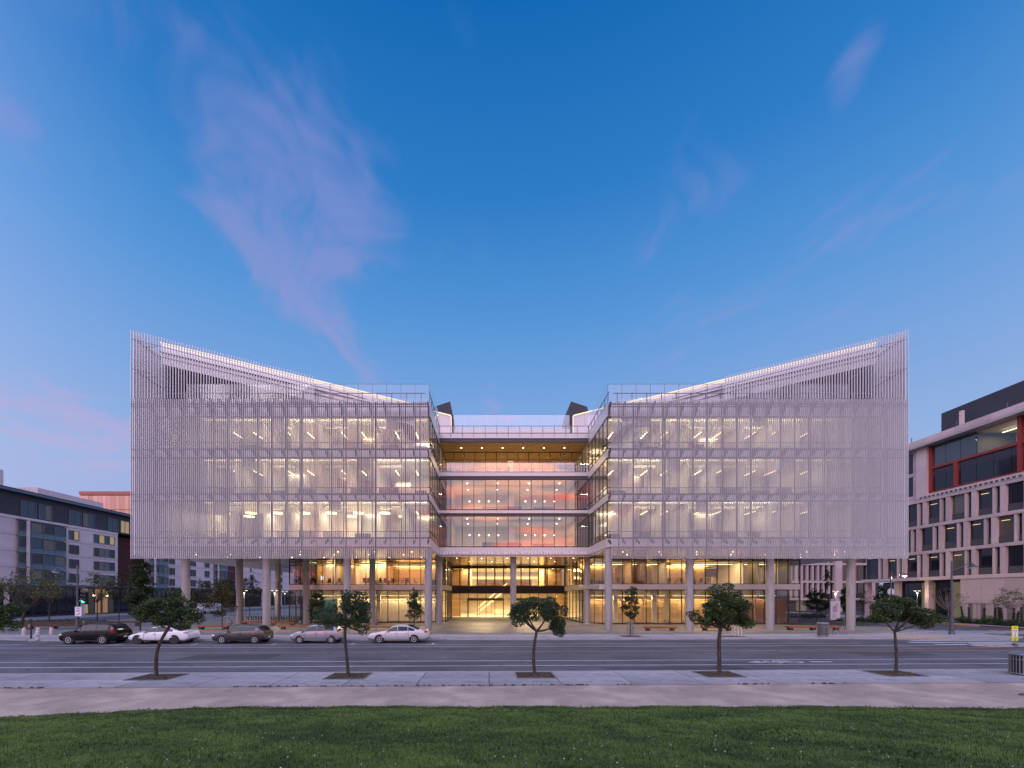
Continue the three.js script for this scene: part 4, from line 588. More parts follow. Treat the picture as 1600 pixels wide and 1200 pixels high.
{ // five small street trees in the near pavement
  const D = 18.95, G = G0, mk = (pxx, label, o) => { const [x, d] = S((pxx - PX) * D / F, D); o.crown = o.crown.map(([a, b, c, e, f]) => [a * .9, b, c, e * .85, f * .9]); const R = tree('street_tree', label, 'tree', [x, G, -d], o); const X = pxx === 0 ? 0 : (pxx - PX) * D / F; struct('tree_well', slabOver(band(X - .85, X + .85, D - .62, D + .75), G + .004), M.soil); for (const [b0, b1, c0, c1] of [[-.9, .9, -.68, -.62], [-.9, .9, .75, .81], [-.9, -.85, -.62, .75], [.85, .9, -.62, .75]]) struct('tree_well_edge', slabOver(band(X + b0, X + b1, D + c0, D + c1), G + .03, .1), M.metal); const lt = []; for (let i = 0; i < 150; i++) { const q = Math.sqrt(rnd()), t = rnd() * 6.28; lt.push(bx(rr(.03, .09), .012, rr(.02, .05), .75 * q * Math.cos(t), .012, .58 * q * Math.sin(t), rnd() * 6, rr(-.3, .3))); } for (let i = 0; i < 26; i++) lt.push(new THREE.ConeGeometry(rr(.03, .07), rr(.04, .12), 5).translate(rr(-.1, .75), .05, rr(-.35, .35))); const mulch = part(scene, 'mulch', merge(lt), std(.085, .065, .035, 1)); mulch.position.set(x, G, -d); tag(mulch, 'fallen leaves and weeds in the tree well under the ' + label.split(',')[0], 'leaf litter', null, 'stuff'); return R; };
  mk(255, 'leaning street tree with dark rounded crown, in front of the white parked car', { trunk: [[0, 0, 0], [-.02, .6, 0], [.06, 1.25, .02], [.3, 1.85, 0], [.62, 2.35, 0]], r0: .105, r1: .07, crown: [[.5, 3.05, 0, 1.15, .75], [-.1, 2.85, .1, .7, .5], [1.35, 2.75, 0, .65, .5], [.5, 3.6, 0, .7, .4]], n: 7280, size: .085, mat: LF.dark, clump: 0.32 });
  mk(546, 'slim street tree with lopsided dark crown, in front of the silver hatchback', { trunk: [[0, 0, 0], [-.05, .7, 0], [-.12, 1.4, 0], [-.15, 2.0, 0], [-.1, 2.4, 0]], r0: .10, r1: .07, crown: [[.1, 3.0, 0, .9, .75], [-.9, 2.75, .1, .75, .5], [.65, 2.5, 0, .5, .6], [.2, 3.5, 0, .65, .4]], n: 6272, size: .08, mat: LF.teal, clump: 0.27 });
  mk(836, 'wide umbrella-shaped street tree standing in front of the main entrance', { trunk: [[0, 0, 0], [-.06, .7, 0], [-.03, 1.4, 0], [.08, 2.05, 0]], r0: .105, r1: .075, crown: [[0, 3.05, 0, 1.1, .55], [-.85, 2.9, .1, .55, .42], [1.1, 2.75, 0, .55, .65], [.5, 3.4, 0, .7, .35], [1.15, 2.25, .1, .35, .35]], n: 7616, size: .085, mat: LF.teal, clump: 0.30 });
  mk(1129, 'tall street tree with the fullest broad dark crown, reddish trunk base', { trunk: [[0, 0, 0], [0, .8, 0], [-.02, 1.5, 0], [.05, 2.2, 0]], r0: .12, r1: .09, crown: [[.3, 3.05, 0, 1.1, .8], [-.85, 2.85, .1, .7, .5], [1.1, 2.9, 0, .6, .75], [.25, 3.75, 0, .75, .45]], n: 9184, size: .085, mat: LF.dark, clump: 0.33 });
  mk(1416, 'flat-topped street tree with a thin forked trunk, rightmost of the near row', { trunk: [[0, 0, 0], [.02, .8, 0], [-.02, 1.5, 0], [-.06, 2.0, 0]], r0: .085, r1: .06, crown: [[-.1, 2.9, 0, 1.15, .5], [-1.0, 2.7, .1, .6, .4], [1.1, 2.65, 0, .9, .42], [0, 3.35, 0, .75, .32]], n: 7616, size: .085, mat: LF.dark, clump: 0.29 });
  const [x, d] = S(-22.8, D); tree('street_tree', 'street tree cut off by the left picture edge, only its dark crown showing', 'tree', [x + .1, G, -d], { trunk: [[0, 0, 0], [0, 1.2, 0], [.1, 2.2, 0]], r0: .1, r1: .07, crown: [[0, 2.95, 0, 1.2, .75], [.7, 2.6, 0, .5, .5]], n: 5824, size: .085, mat: LF.dark, clump: 0.32 });
}
// young trees along the far pavement and in the plaza; feet at the pixel x, at distance d
const footAt = (pxx, d) => [px(pxx, d), G0, -d];
const upr = (h, r) => ({ trunk: [[0, 0, 0], [.02, h * .4, 0], [0, h * .75, 0]], r0: .07, r1: .04, crown: [[0, h * .5, 0, r, h * .22], [0, h * .74, 0, r * .85, h * .2], [0, h * .9, 0, r * .45, h * .12]], limbs: 12 });
tree('young_tree', 'young vase-shaped tree in a metal guard, right of the entrance forecourt', 'tree', footAt(985, 37.6), { trunk: [[0, 0, 0], [0, 1.0, 0], [0, 1.6, 0]], r0: .05, r1: .035, crown: [[0, 2.7, 0, .8, .9], [.1, 3.8, 0, .6, .8], [.1, 1.9, 0, .35, .4]], n: 2300, size: .11, mat: LF.green, clump: .2, limbs: 14 });
tree('young_tree', 'young leafy tree behind the silver saloon, against the lit glass', 'tree', footAt(647, 41), { ...upr(4.4, .95), n: 2300, size: .12, mat: LF.green, clump: .22 });
tree('young_tree', 'dense young tree at the left end of the lit glass front', 'tree', footAt(496, 42), { ...upr(4.3, .8), n: 3000, size: .13, mat: LF.green, clump: .24 });
tree('plaza_tree', 'bushy upright tree with thin stem behind the grey hatchback', 'tree', footAt(347, 44), { ...upr(5.4, 1.5), n: 4600, size: .15, mat: LF.brownish, clump: .34 });
tree('plaza_tree', 'tall dense dark evergreen tree between the black and white cars', 'tree', footAt(219, 44), { trunk: [[0, 0, 0], [0, 2, 0], [0, 5, 0]], r0: .11, r1: .06, crown: [[0, 2.9, 0, 1.5, 1.2], [0, 4.6, 0, 1.4, 1.4], [.1, 6.2, 0, .9, 1.1], [0, 7.3, 0, .4, .5]], n: 8500, size: .16, mat: LF.conifer, clump: .34, bark: M.bark });
tree('corner_tree', 'spreading multi-stemmed tree with sparse olive leaves at the left corner', 'tree', footAt(34, 45), { trunk: [[0, 0, 0], [.1, 1, 0], [.3, 1.9, 0]], r0: .16, r1: .12, crown: [[.6, 4.6, 0, 2.8, 1.5], [-1.2, 5, 0, 1.6, 1.2], [2.4, 4.6, .4, 1.6, 1.2], [.5, 6.2, 0, 1.3, .7]], n: 4200, size: .17, mat: LF.olive, clump: .42, limbs: 22, bark: M.bark });
tree('corner_tree', 'sparse olive tree behind the traffic signal and its sign', 'tree', footAt(77, 52), { trunk: [[0, 0, 0], [0, 1.4, 0], [.1, 2.6, 0]], r0: .1, r1: .07, crown: [[.3, 4.6, 0, 1.9, 1.3], [.2, 5.9, 0, 1.1, .8]], n: 2400, size: .18, mat: LF.olive, clump: .4, limbs: 14 });
tree('corner_tree', 'sparse olive tree in front of the pale flats, right of the green light', 'tree', footAt(152, 54), { trunk: [[0, 0, 0], [0, 1.5, 0], [0, 2.8, 0]], r0: .09, r1: .06, crown: [[0, 4.6, 0, 2.0, 1.2], [-.7, 6.1, 0, 1.2, .8], [.9, 5.4, 0, .9, .6]], n: 2500, size: .18, mat: LF.olive, clump: .4, limbs: 14 });
tree('corner_tree', 'thin tree with reddish stem close beside the dark evergreen', 'tree', footAt(186, 56), { trunk: [[0, 0, 0], [0, 1.8, 0], [0, 3.2, 0]], r0: .08, r1: .05, crown: [[0, 4.6, 0, 1.3, 1.4], [.1, 6.2, 0, .8, .8]], n: 1800, size: .18, mat: LF.brownish, clump: .38, limbs: 12 });
tree('plaza_tree', 'brownish tree behind the second column from the left', 'tree', footAt(390, 72), { ...upr(7, 2.2), n: 2600, size: .24, mat: LF.brownish, clump: .5 });
tree('plaza_tree', 'small brownish tree behind the leftmost column', 'tree', footAt(318, 66), { ...upr(6.2, 2), n: 2400, size: .22, mat: LF.brownish, clump: .5 });
tree('plaza_tree', 'green tree far back between two left columns', 'tree', footAt(352, 80), { ...upr(7, 2.6), n: 2400, size: .26, mat: LF.green, clump: .5 });
tree('garden_tree', 'narrow feathery green tree just past the glass corner at the right', 'tree', footAt(1276, 62), { ...upr(4.6, 1.6), n: 3000, size: .17, mat: LF.green, clump: .36 });
tree('garden_tree', 'tall thin bamboo-like tree rising in front of the far windows', 'tree', footAt(1290, 66), { trunk: [[0, 0, 0], [0, 3, 0], [.3, 7.6, 0]], r0: .05, r1: .02, crown: [[.05, 3, 0, .7, 1.4], [.25, 5.8, 0, .35, 1.4], [.3, 7.4, 0, .2, .6]], n: 900, size: .2, mat: LF.green, clump: .28, limbs: 8 });
tree('garden_tree', 'upright green tree between the map board and the rightmost column', 'tree', footAt(1321, 63), { ...upr(5, .9), n: 2200, size: .17, mat: LF.green, clump: .3 });
tree('garden_tree', 'loose reddish tree beside the rightmost column', 'tree', footAt(1348, 62), { ...upr(4.6, 1.3), n: 900, size: .16, mat: LF.brownish, clump: .32 });
tree('garden_tree', 'leafy tree behind the round sign at the right corner', 'tree', footAt(1383, 60), { ...upr(5.4, 1.5), n: 2600, size: .17, mat: LF.green, clump: .34 });
tree('garden_tree', 'nearly bare branching tree behind the right street lamp', 'tree', footAt(1482, 58), { trunk: [[0, 0, 0], [0, .8, 0], [0, 1.5, 0]], r0: .09, r1: .07, crown: [[0, 3.6, 0, 1.9, 1.2]], n: 420, size: .13, mat: LF.brownish, clump: .3, limbs: 34, bark: M.barkPale });
tree('garden_tree', 'pale-trunked tree with feathery crown before the boarded wall at the right', 'tree', footAt(1577, 50), { trunk: [[0, 0, 0], [.05, 1.2, 0], [0, 2.1, 0]], r0: .08, r1: .06, crown: [[0, 3.4, 0, 1.6, .8], [-1.1, 3.1, 0, .8, .5], [.2, 4.3, 0, .9, .45], [1.6, 3.2, 0, .8, .6]], n: 2300, size: .13, mat: LF.olive, clump: .26, limbs: 18, bark: M.barkPale });
// shrubs and dark columnar plants in the beds
function shrub(label, pos, r, h, mat, n = 900, size = .12, group) { const R = thing('shrub', label, 'shrub', pos, 0, group), sp = []; for (let i = 0; i < 14; i++) { const t = rnd() * 6.28, q = Math.sqrt(rnd()); sp.push([r * q * Math.cos(t), h * rr(.25, .75), r * q * Math.sin(t), .3 * (r + h) * rr(.5, .9)]); }
  part(R, 'stem', merge(sp.slice(0, 6).map((s) => bar([0, 0, 0], [s[0] * .8, s[1], s[2] * .8], .025, 5, .012))), M.bark); part(R, 'foliage', leafGeo(n, sp, size), mat); return R; }
for (const [p, d, r, h, l] of [[1503, 56, .9, .8, 'left end of the bed, by the street lamp'], [1523, 54.5, 1, .75, 'just left of the bright green bush'], [1557, 51.5, 1, .8, 'just right of the bright green bush'], [1580, 49.8, 1, .85, 'under the pale-trunked tree'], [1600, 48.4, 1, .8, 'right end of the bed behind the yellow sign']]) shrub('low dark green shrub, ' + l, [px(p, d), G0 + .05, -d], r, h, LF.conifer, 1100, .12);
shrub('bright green rounded bush in the bed along the pink wall', [px(1540, 52.5), G0 + .05, -52.5], .75, 1.25, LF.fresh, 1500, .1);
for (const [p, d, r, h, m, l] of [[1338, 58, .6, .6, LF.tan, 'dry tan grass clump at the foot of the rightmost column'], [1352, 56, .8, .8, LF.conifer, 'dark low shrub right of the rightmost column'], [1369, 54.5, .9, .7, LF.tan, 'tan grassy clump left of the rightmost street tree crown'], [1312, 60, .7, .45, LF.tan, 'tan grass clump in front of the map board'], [1468, 53.5, 1.1, 1.2, LF.dark, 'dark rounded shrub left of the right street lamp base'], [1446, 54, .9, .9, LF.conifer, 'dark shrub behind the rightmost street tree'], [1372, 60, 1.1, .9, LF.conifer, 'dark shrub behind the tan clump, near the round sign'], [1268, 66, 1.5, .8, LF.conifer, 'long dark shrub past the glass corner']]) shrub(l, [px(p, d), G0 + .05, -d], r, h, m, 900, .12);
{ const mk = (p, d, h, lean, i) => { const R = thing('columnar_plant', ['first', 'second', 'third', 'fourth', 'fifth', 'sixth', 'seventh', 'eighth', 'ninth'][i] + ' slim dark columnar plant from the left along the boarded pink wall', 'plant', [px(p, d), G0, -d], 0, 'columnar plants along the boarded wall'); part(R, 'stem', limb([[0, 0, 0], [lean * .4, h * .5, 0], [lean, h, 0]], .13, .06, 8, 12), std(.035, .04, .03, .9)); part(R, 'foliage', leafGeo(260, Array.from({ length: 7 }, (_, k) => [lean * k / 7, h * (k + .5) / 7, 0, .17]), .12), LF.conifer); };
  [[1505, 57, 2.3, -.3], [1514, 56.6, 2.2, 0], [1538, 54.4, 2.1, 0], [1555, 53, 2.2, 0], [1562, 52.4, 2.3, -.1], [1566, 52, 2.2, -.2], [1584, 50.8, 2.2, .05], [1589, 50.4, 1.8, .2], [1596, 49.8, 2.4, 0]].forEach((a, i) => mk(...a, i)); }
for (const [p, d, l] of [[1262, 68, 'dark trimmed hedge past the glass corner'], [240, 72, 'dark low hedge behind the evergreen tree']]) { const R = thing('hedge', l, 'hedge', [px(p, d), G0, -d]); part(R, 'foliage', leafGeo(2600, Array.from({ length: 16 }, (_, i) => [-3 + i * .4, .5, 0, .5]), .13), LF.conifer); part(R, 'stem', bx(5.6, .3, .3, 0, .2), M.bark); }

{ // unseen tree belt added behind the camera, to darken car and lower glass reflections
  const sp = [], wood = []; for (let i = 0; i < 26; i++) { const x = -75 + i * 6 + rr(-1.5, 1.5), z = 36 + rr(-3, 3), h = rr(6, 9); wood.push(bar([x, 2, z], [x, h * .6 + 2, z], .2, 6, .1)); for (let k = 0; k < 7; k++) sp.push([x + rr(-2.4, 2.4), 2 + h * rr(.3, .95), z + rr(-1.6, 1.6), rr(.9, 1.6)]); }
  const R = tag(part(scene, 'added_tree_belt', merge([leafGeo(26000, sp, .5), ...wood]), LF.dark), 'added unseen belt of trees behind the viewpoint, darkening what the cars mirror', 'trees', null, 'stuff');
  struct('park_ground', bx(190, .3, 40, 0, 2.2, 22), M.turf);
}
// ---------- parked cars (they face left) ----------
function car(name, label, pos, turn, s) {
  const R = thing(name, label, 'car', pos, turn, undefined), { L, W, top, belt, paint } = s, N = 64, at = (t, prof) => { for (let i = 0; i < prof.length - 1; i++) if (t <= prof[i + 1][0]) { const k = (t - prof[i][0]) / (prof[i + 1][0] - prof[i][0]); return mix(prof[i][1], prof[i + 1][1], k * k * (3 - 2 * k) * .5 + k * .5); } return prof[prof.length - 1][1]; };
  const yTop = (t) => at(t, top), yBelt = (t) => Math.min(at(t, belt), yTop(t) - .03), hw = (t) => W / 2 * (1 - .16 * Math.pow(Math.abs(t * 2 - 1), 5)) , X = (t) => (t - .5) * L;
  const yBot = (t) => .23 + .12 * sm(.94, 1, t) + .08 * sm(.06, 0, t), wr = (t) => hw(t) * mix(.93, .74, clamp((yTop(t) - yBelt(t)) / .48));
  const sec = (t) => { const w = hw(t), b = yBot(t), be = yBelt(t), y = yTop(t), r = wr(t); return [[0, b], [w * .88, b], [w * .985, b + .14], [w, mix(b, be, .45)], [w * .985, mix(b, be, .8)], [w * .95, be], [mix(w * .95, r, .5) + .004, mix(be, y, .45)], [r, y - .07 * clamp((y - be) * 4)], [r * .86, y - .012], [r * .5, y + .006], [0, y + .01]]; };
  const K = 11, full = 2 * K - 1, P = [], I = [];
  for (let i = 0; i <= N; i++) { const t = i / N, q = sec(t); for (let k = 0; k < full; k++) { const m = k < K ? q[k] : q[2 * K - 2 - k], sg = k < K ? 1 : -1; P.push(X(t), m[1], m[0] * sg); } }
  for (let i = 0; i < N; i++) for (let k = 0; k < full; k++) { const a = i * full + k, b = i * full + (k + 1) % full, c = a + full, d = b + full; I.push(a, b, c, b, d, c); }
  for (const e of [0, N]) { const o = P.length / 3; for (let k = 0; k < full; k++) P.push(...P.slice((e * full + k) * 3, (e * full + k) * 3 + 3)); const c = P.length / 3; P.push(X(e / N), mix(yBot(e / N), yTop(e / N), .5), 0); for (let k = 0; k < full; k++) { const a = o + k, b = o + (k + 1) % full; e ? I.push(a, b, c) : I.push(b, a, c); } }
  const g = new THREE.BufferGeometry(); g.setAttribute('position', new THREE.Float32BufferAttribute(P, 3)); g.setAttribute('uv', new THREE.Float32BufferAttribute(new Float32Array(P.length / 3 * 2), 2)); g.setIndex(I); g.computeVertexNormals(); part(R, 'body', g, paint);
  const strip = (f, n = 12) => { const p = [], ix = []; for (let i = 0; i <= n; i++) { p.push(...f(i / n, 0), ...f(i / n, 1)); if (i < n) { const a = i * 2; ix.push(a, a + 1, a + 2, a + 1, a + 3, a + 2); } } const q = new THREE.BufferGeometry(); q.setAttribute('position', new THREE.Float32BufferAttribute(p, 3)); q.setIndex(ix); q.computeVertexNormals(); return q; };
  const lerpS = (t, h) => { const q = sec(t); return h < .5 ? [mix(q[5][0], q[6][0], h * 2), mix(q[5][1], q[6][1], h * 2)] : [mix(q[6][0], q[7][0], h * 2 - 1), mix(q[6][1], q[7][1], h * 2 - 1)]; };
  for (const sg of [-1, 1]) s.side.forEach(([t0, t1]) => part(R, 'side_window', strip((u, v) => { const t = mix(t0, t1, u), h = v ? .93 : .1, q = lerpS(t, h), w = q[0] + .022; return [X(t), q[1], w * sg]; }), M.carGlass));
  const front = ([t0, t1], nm) => part(R, nm, strip((u, v) => { const k = mix(-.84, .84, u), t = v ? t1 : t0; return [X(t) + (nm === 'windshield' ? -.01 : .01), yTop(t) + .016, wr(t) * k]; }, 8), M.carGlass);
  for (const [r, nm] of [[s.front, 'windshield'], [s.rear, 'rear_window']]) { const n = 5; const geos = []; for (let i = 0; i < n; i++) { const a = mix(r[0], r[1], i / n), b = mix(r[0], r[1], (i + 1) / n); geos.push(strip((u, v) => { const k = mix(-.82, .82, u), t = v ? b : a; return [X(t), yTop(t) + .018, wr(t) * k]; }, 6)); } part(R, nm, mergeGeometries(geos), M.carGlass); }
  const wy = s.wheel, ax = [s.ax0, s.ax0 + s.wb];
  for (const x of ax) for (const sg of [-1, 1]) {
    const w = new THREE.Group(); w.name = 'wheel'; const hx = hw(x / L); w.position.set(x - L / 2, wy, sg * (hx - .1)); if (sg < 0) w.rotation.y = Math.PI; R.add(w);
    part(w, 'tyre', new THREE.TorusGeometry(wy - .085, .088, 10, 28).scale(1, 1, 1.25), M.rubber);
    const sp = [new THREE.TorusGeometry(wy - .15, .022, 6, 24).translate(0, 0, .09), cyl(.055, .055, .03, 0, 0, 0, 12).rotateX(Math.PI / 2).translate(0, 0, .08)];
    for (let k = 0; k < s.spokes; k++) sp.push(bx(.055, wy - .17, .03, 0, (wy - .12) / 2, .085).rotateZ(k * 2 * Math.PI / s.spokes)); part(w, 'rim', merge(sp), s.rim); part(w, 'brake_disc', cyl(wy - .15, wy - .15, .03, 0, 0, 0, 20).rotateX(Math.PI / 2).translate(0, 0, .03), M.dark);
    part(R, 'wheel_arch', new THREE.CylinderGeometry(wy + .055, wy + .055, .24, 28, 1, false).rotateX(Math.PI / 2).translate(x - L / 2, wy + .01, sg * (hx - .117)), M.rubber);
  }
  const xf = X(.03), zl = hw(.03) * .8;
  for (const sg of [-1, 1]) {
    part(R, 'headlight', new THREE.SphereGeometry(1, 14, 10).scale(.24, .085, .14).rotateY(sg * .5).translate(X(.055), yTop(.03) - .1, sg * hw(.05) * .84), M.lens);
    part(R, 'tail_light', new THREE.SphereGeometry(1, 14, 10).scale(s.tail[0], s.tail[1], .1).translate(X(s.tail[2]), s.tail[3], sg * (hw(s.tail[2]) * (s.tail[4] ?? .9))), M.tail);
    part(R, 'mirror', new THREE.SphereGeometry(1, 10, 8).scale(.08, .075, .11).translate(X(s.front[0] + .06), yBelt(s.front[0] + .1) + .05, sg * (W / 2 + .06)), paint);
    for (const t of s.handle) part(R, 'door_handle', bx(.16, .025, .03, X(t), yBelt(t) - .14, sg * (hw(t) * .985 + .008)), s.trim ?? M.dark);
    part(R, 'sill_trim', bx(s.wb - .75, .07, .03, (ax[0] + ax[1]) / 2 - L / 2, .28, sg * W / 2 * .985), s.sill ?? M.rubber);
    for (const t of s.seam) part(R, 'door_seam', bx(.012, yBelt(t) - .36, .012, X(t), (yBelt(t) + .4) / 2, sg * hw(t) * .996), M.dark);
  }
  part(R, 'number_plate', bx(.02, .13, .3, L / 2 + .004, yTop(1) * .8, 0), M.paintPlate); part(R, 'grille', bx(.05, .16, 1.0, -L / 2 + .02, .45, 0), M.dark); part(R, 'bumper_trim', merge([bx(.06, .1, W * .7, L / 2 - .03, .36), bx(.06, .1, W * .7, -L / 2 + .03, .3)]), M.rubber);
  return R;
}
{ const turn = Math.atan(SL), put = (x) => { const [X, d] = S(x, 34.12); return [X, .004, -d]; };
  const coat = (r, g, b, m = 0) => phys(r, g, b, .35, { metalness: m, clearcoat: 1, clearcoatRoughness: .04 });
  const fb = (b) => [[0, b - .16], [.1, b - .06], [.5, b], [.85, b + .05], [1, b]];
  car('parked_car', 'black compact off-roader parked first at the left, with tall red tail light', put(-31.95), turn, { L: 4.53, W: 1.82, paint: phys(.008, .008, .010, .35, { specularIntensity: .1, clearcoat: .35, clearcoatRoughness: .04 }), top: [[0, .62], [.02, .82], [.06, .93], [.24, 1.08], [.27, 1.12], [.40, 1.56], [.52, 1.65], [.8, 1.62], [.9, 1.54], [.965, 1.1], [.99, 1.0], [1, .7]], belt: fb(1.02), side: [[.31, .462], [.468, .65], [.656, .85]], front: [.265, .395], rear: [.905, .965], wheel: .34, ax0: .86, wb: 2.62, spokes: 5, rim: M.rim, tail: [.12, .26, .925, 1.12, .93], handle: [.45, .64], seam: [.30, .46, .65] });
  car('parked_car', 'white low saloon parked second from the left, behind the leaning tree trunk', put(-26.5), turn, { L: 4.69, W: 1.85, paint: coat(.68, .68, .70), top: [[0, .5], [.02, .66], [.07, .76], [.23, .94], [.26, .97], [.42, 1.37], [.52, 1.43], [.64, 1.38], [.86, 1.06], [.97, 1.02], [.99, .95], [1, .62]], belt: fb(.93), side: [[.30, .482], [.488, .64], [.646, .76]], front: [.25, .425], rear: [.63, .86], wheel: .335, ax0: .84, wb: 2.875, spokes: 5, rim: M.rimDark, tail: [.2, .06, .955, .88, .9], handle: [.46, .63], seam: [.29, .48, .66] });
  car('parked_car', 'grey two-door hatchback with bright five-spoke wheels, third from the left', put(-20.2), turn, { L: 4.2, W: 1.77, paint: coat(.03, .03, .034, .2), top: [[0, .55], [.02, .74], [.07, .84], [.26, 1.0], [.28, 1.02], [.42, 1.43], [.54, 1.49], [.78, 1.45], [.87, 1.38], [.955, 1.02], [.985, .92], [1, .6]], belt: fb(.95), side: [[.31, .55], [.558, .82]], front: [.275, .42], rear: [.875, .955], wheel: .325, ax0: .87, wb: 2.58, spokes: 5, rim: M.rim, tail: [.12, .1, .95, .93, .88], handle: [.54], seam: [.30, .56] });
  car('parked_car', 'small silver lavender hatchback with a tall cabin, fourth from the left', put(-14.1), turn, { L: 4.0, W: 1.69, paint: coat(.26, .265, .30, .3), top: [[0, .55], [.02, .72], [.06, .83], [.17, .99], [.19, 1.02], [.40, 1.47], [.54, 1.53], [.8, 1.47], [.89, 1.36], [.965, 1.0], [.99, .86], [1, .6]], belt: fb(.95), side: [[.22, .30], [.308, .53], [.537, .73], [.737, .87]], front: [.19, .39], rear: [.9, .965], wheel: .30, ax0: .80, wb: 2.5, spokes: 7, rim: M.rim, tail: [.09, .15, .95, 1.02, .86], handle: [.51, .70], seam: [.31, .535, .73], sill: M.steel });
  car('parked_car', 'pale silver saloon parked last in the row, nearest the entrance', put(-7.45), turn, { L: 4.82, W: 1.82, paint: coat(.50, .51, .53, .3), top: [[0, .52], [.02, .72], [.06, .82], [.25, .99], [.28, 1.01], [.43, 1.41], [.53, 1.47], [.66, 1.42], [.84, 1.1], [.97, 1.06], [.99, .98], [1, .62]], belt: fb(.95), side: [[.31, .492], [.498, .665], [.672, .78]], front: [.275, .425], rear: [.66, .84], wheel: .33, ax0: .95, wb: 2.775, spokes: 7, rim: M.rim, tail: [.2, .11, .962, .93, .9], handle: [.47, .65], seam: [.30, .495, .68], sill: M.steel });
}
// ---------- things along the street ----------
const at = (p, d, y = G0) => [px(p, d), y, -d];
{ // parking meters
  const m = thing('parking_meter', 'parking meter behind the front of the grey hatchback', 'parking meter', at(361, 37.2), 0, 'parking meters along the kerb');
  part(m, 'pole', cyl(.035, .035, 1.1, 0, 0, 0, 10), M.metal); part(m, 'meter_head', merge([bx(.2, .3, .14, 0, 1.25), new THREE.CylinderGeometry(.1, .1, .14, 16, 1, false, 0, Math.PI * 2).rotateX(Math.PI / 2).translate(0, 1.4, 0)]), M.greyWall2); part(m, 'display', bx(.12, .12, .02, 0, 1.36, .08), M.steel);
  copyThing(m, 'parking meter behind the front of the small silver hatchback', at(469, 36.9)); copyThing(m, 'parking meter behind the front of the pale silver saloon', at(588, 36.7)); copyThing(m, 'parking meter beside the front of the black car', at(132, 37));
}
function bench(label, p, d, len, h = .45, wood = M.orange) { const R = thing('bench', label, 'bench', at(p, d)); const n = 3; for (let i = 0; i < n; i++) part(R, 'seat_plank', bx(len, .17, .19, 0, h - .085, -.2 + i * .2), wood); const k = Math.max(2, Math.round(len / 2.2)); for (let i = 0; i < k; i++) part(R, 'leg', bx(.35, h - .17, .5, -len / 2 + .35 + i * (len - .7) / (k - 1), (h - .17) / 2), M.dark); return R; }
bench('orange timber bench left of the fluted column, right of the young guarded tree', 1031, 43.4, 3.3); bench('orange timber bench half hidden behind the fullest street tree', 1120, 43.4, 3.2); bench('long orange timber bench at the right end, behind the litter bin', 1270, 44, 5.6);
bench('long orange bench behind the silver saloon', 592, 44, 3.4); bench('orange bench behind the small silver hatchback', 462, 45, 3.4); bench('orange bench further back between the grey and silver hatchbacks', 437, 50.5, 3.8); bench('orange bench at the tree behind the white car', 334, 45, 3.4); bench('long low orange bench behind the grey hatchback, below the bike racks', 405, 52.5, 4.4);
bench('dark picnic-height bench left of the evergreen tree', 182, 50, 6, .6, M.timber); bench('low dark timber bench by the bollards at the left corner', 85, 46, 6.2, .45, M.timber);
{ // bike racks
  const m = thing('bike_rack', 'white bike hoop, first from the left behind the grey hatchback', 'bike rack', at(352, 55), .5, 'white bike hoops'); part(m, 'hoop', tube([[-.3, 0, 0], [-.3, .7, 0], [-.15, .88, 0], [.15, .88, 0], [.3, .7, 0], [.3, 0, 0]], .035, 8, 26), M.white);
  ['second', 'third', 'fourth', 'fifth', 'sixth'].forEach((w, i) => copyThing(m, 'white bike hoop, ' + w + ' from the left behind the grey hatchback', at(359 + i * 7, 55.5 + i * .5), .5)); for (const [p, d, l] of [[1146, 37.6, 'grey bike hoop left of the two by the kerb under the fullest street tree'], [1156, 37.2, 'grey bike hoop right of the two by the kerb under the fullest street tree']]) copyThing(m, l, at(p, d), 1.4); for (const [p, l] of [[1299, 'first'], [1306, 'second'], [1314, 'third'], [1321, 'fourth']]) copyThing(m, 'dark bike hoop, ' + l + ' right of the litter bin on the far pavement', at(p, 39), 1.2, .75).children.forEach((c) => { c.material = M.metal; }); }
function litterBin(label, pos, r, h, dark) { const R = thing('litter_bin', label, 'litter bin', pos); const n = 30, slat = bx(.035, h - .16, .012); for (let i = 0; i < n; i++) { const a = i / n * 6.283, m = part(R, 'slat', slat, M.steel); m.position.set(r * Math.sin(a), h / 2, r * Math.cos(a)); m.rotation.y = a; }
  const ring = (y, q = .03) => new THREE.TorusGeometry(r, q, 8, 36).rotateX(Math.PI / 2).translate(0, y, 0); part(R, 'hoop', merge([ring(.07), ring(h - .06, .04), ring(h * .72, .015)]), M.steel); part(R, 'liner', new THREE.CylinderGeometry(r - .05, r - .07, h - .12, 24, 1, true).translate(0, h / 2, 0), M.dark); part(R, 'lid', new THREE.CylinderGeometry(r * .9, r + .02, .05, 30).translate(0, h + .0, 0), M.steel); return R; }
litterBin('large ribbed steel litter bin cut off by the right picture edge', [px(1603, 19.2), G0, -19.2 ], .52, 1.02); litterBin('ribbed steel litter bin on the far pavement in front of the right bench', at(1286, 37.4), .42, 1.25);
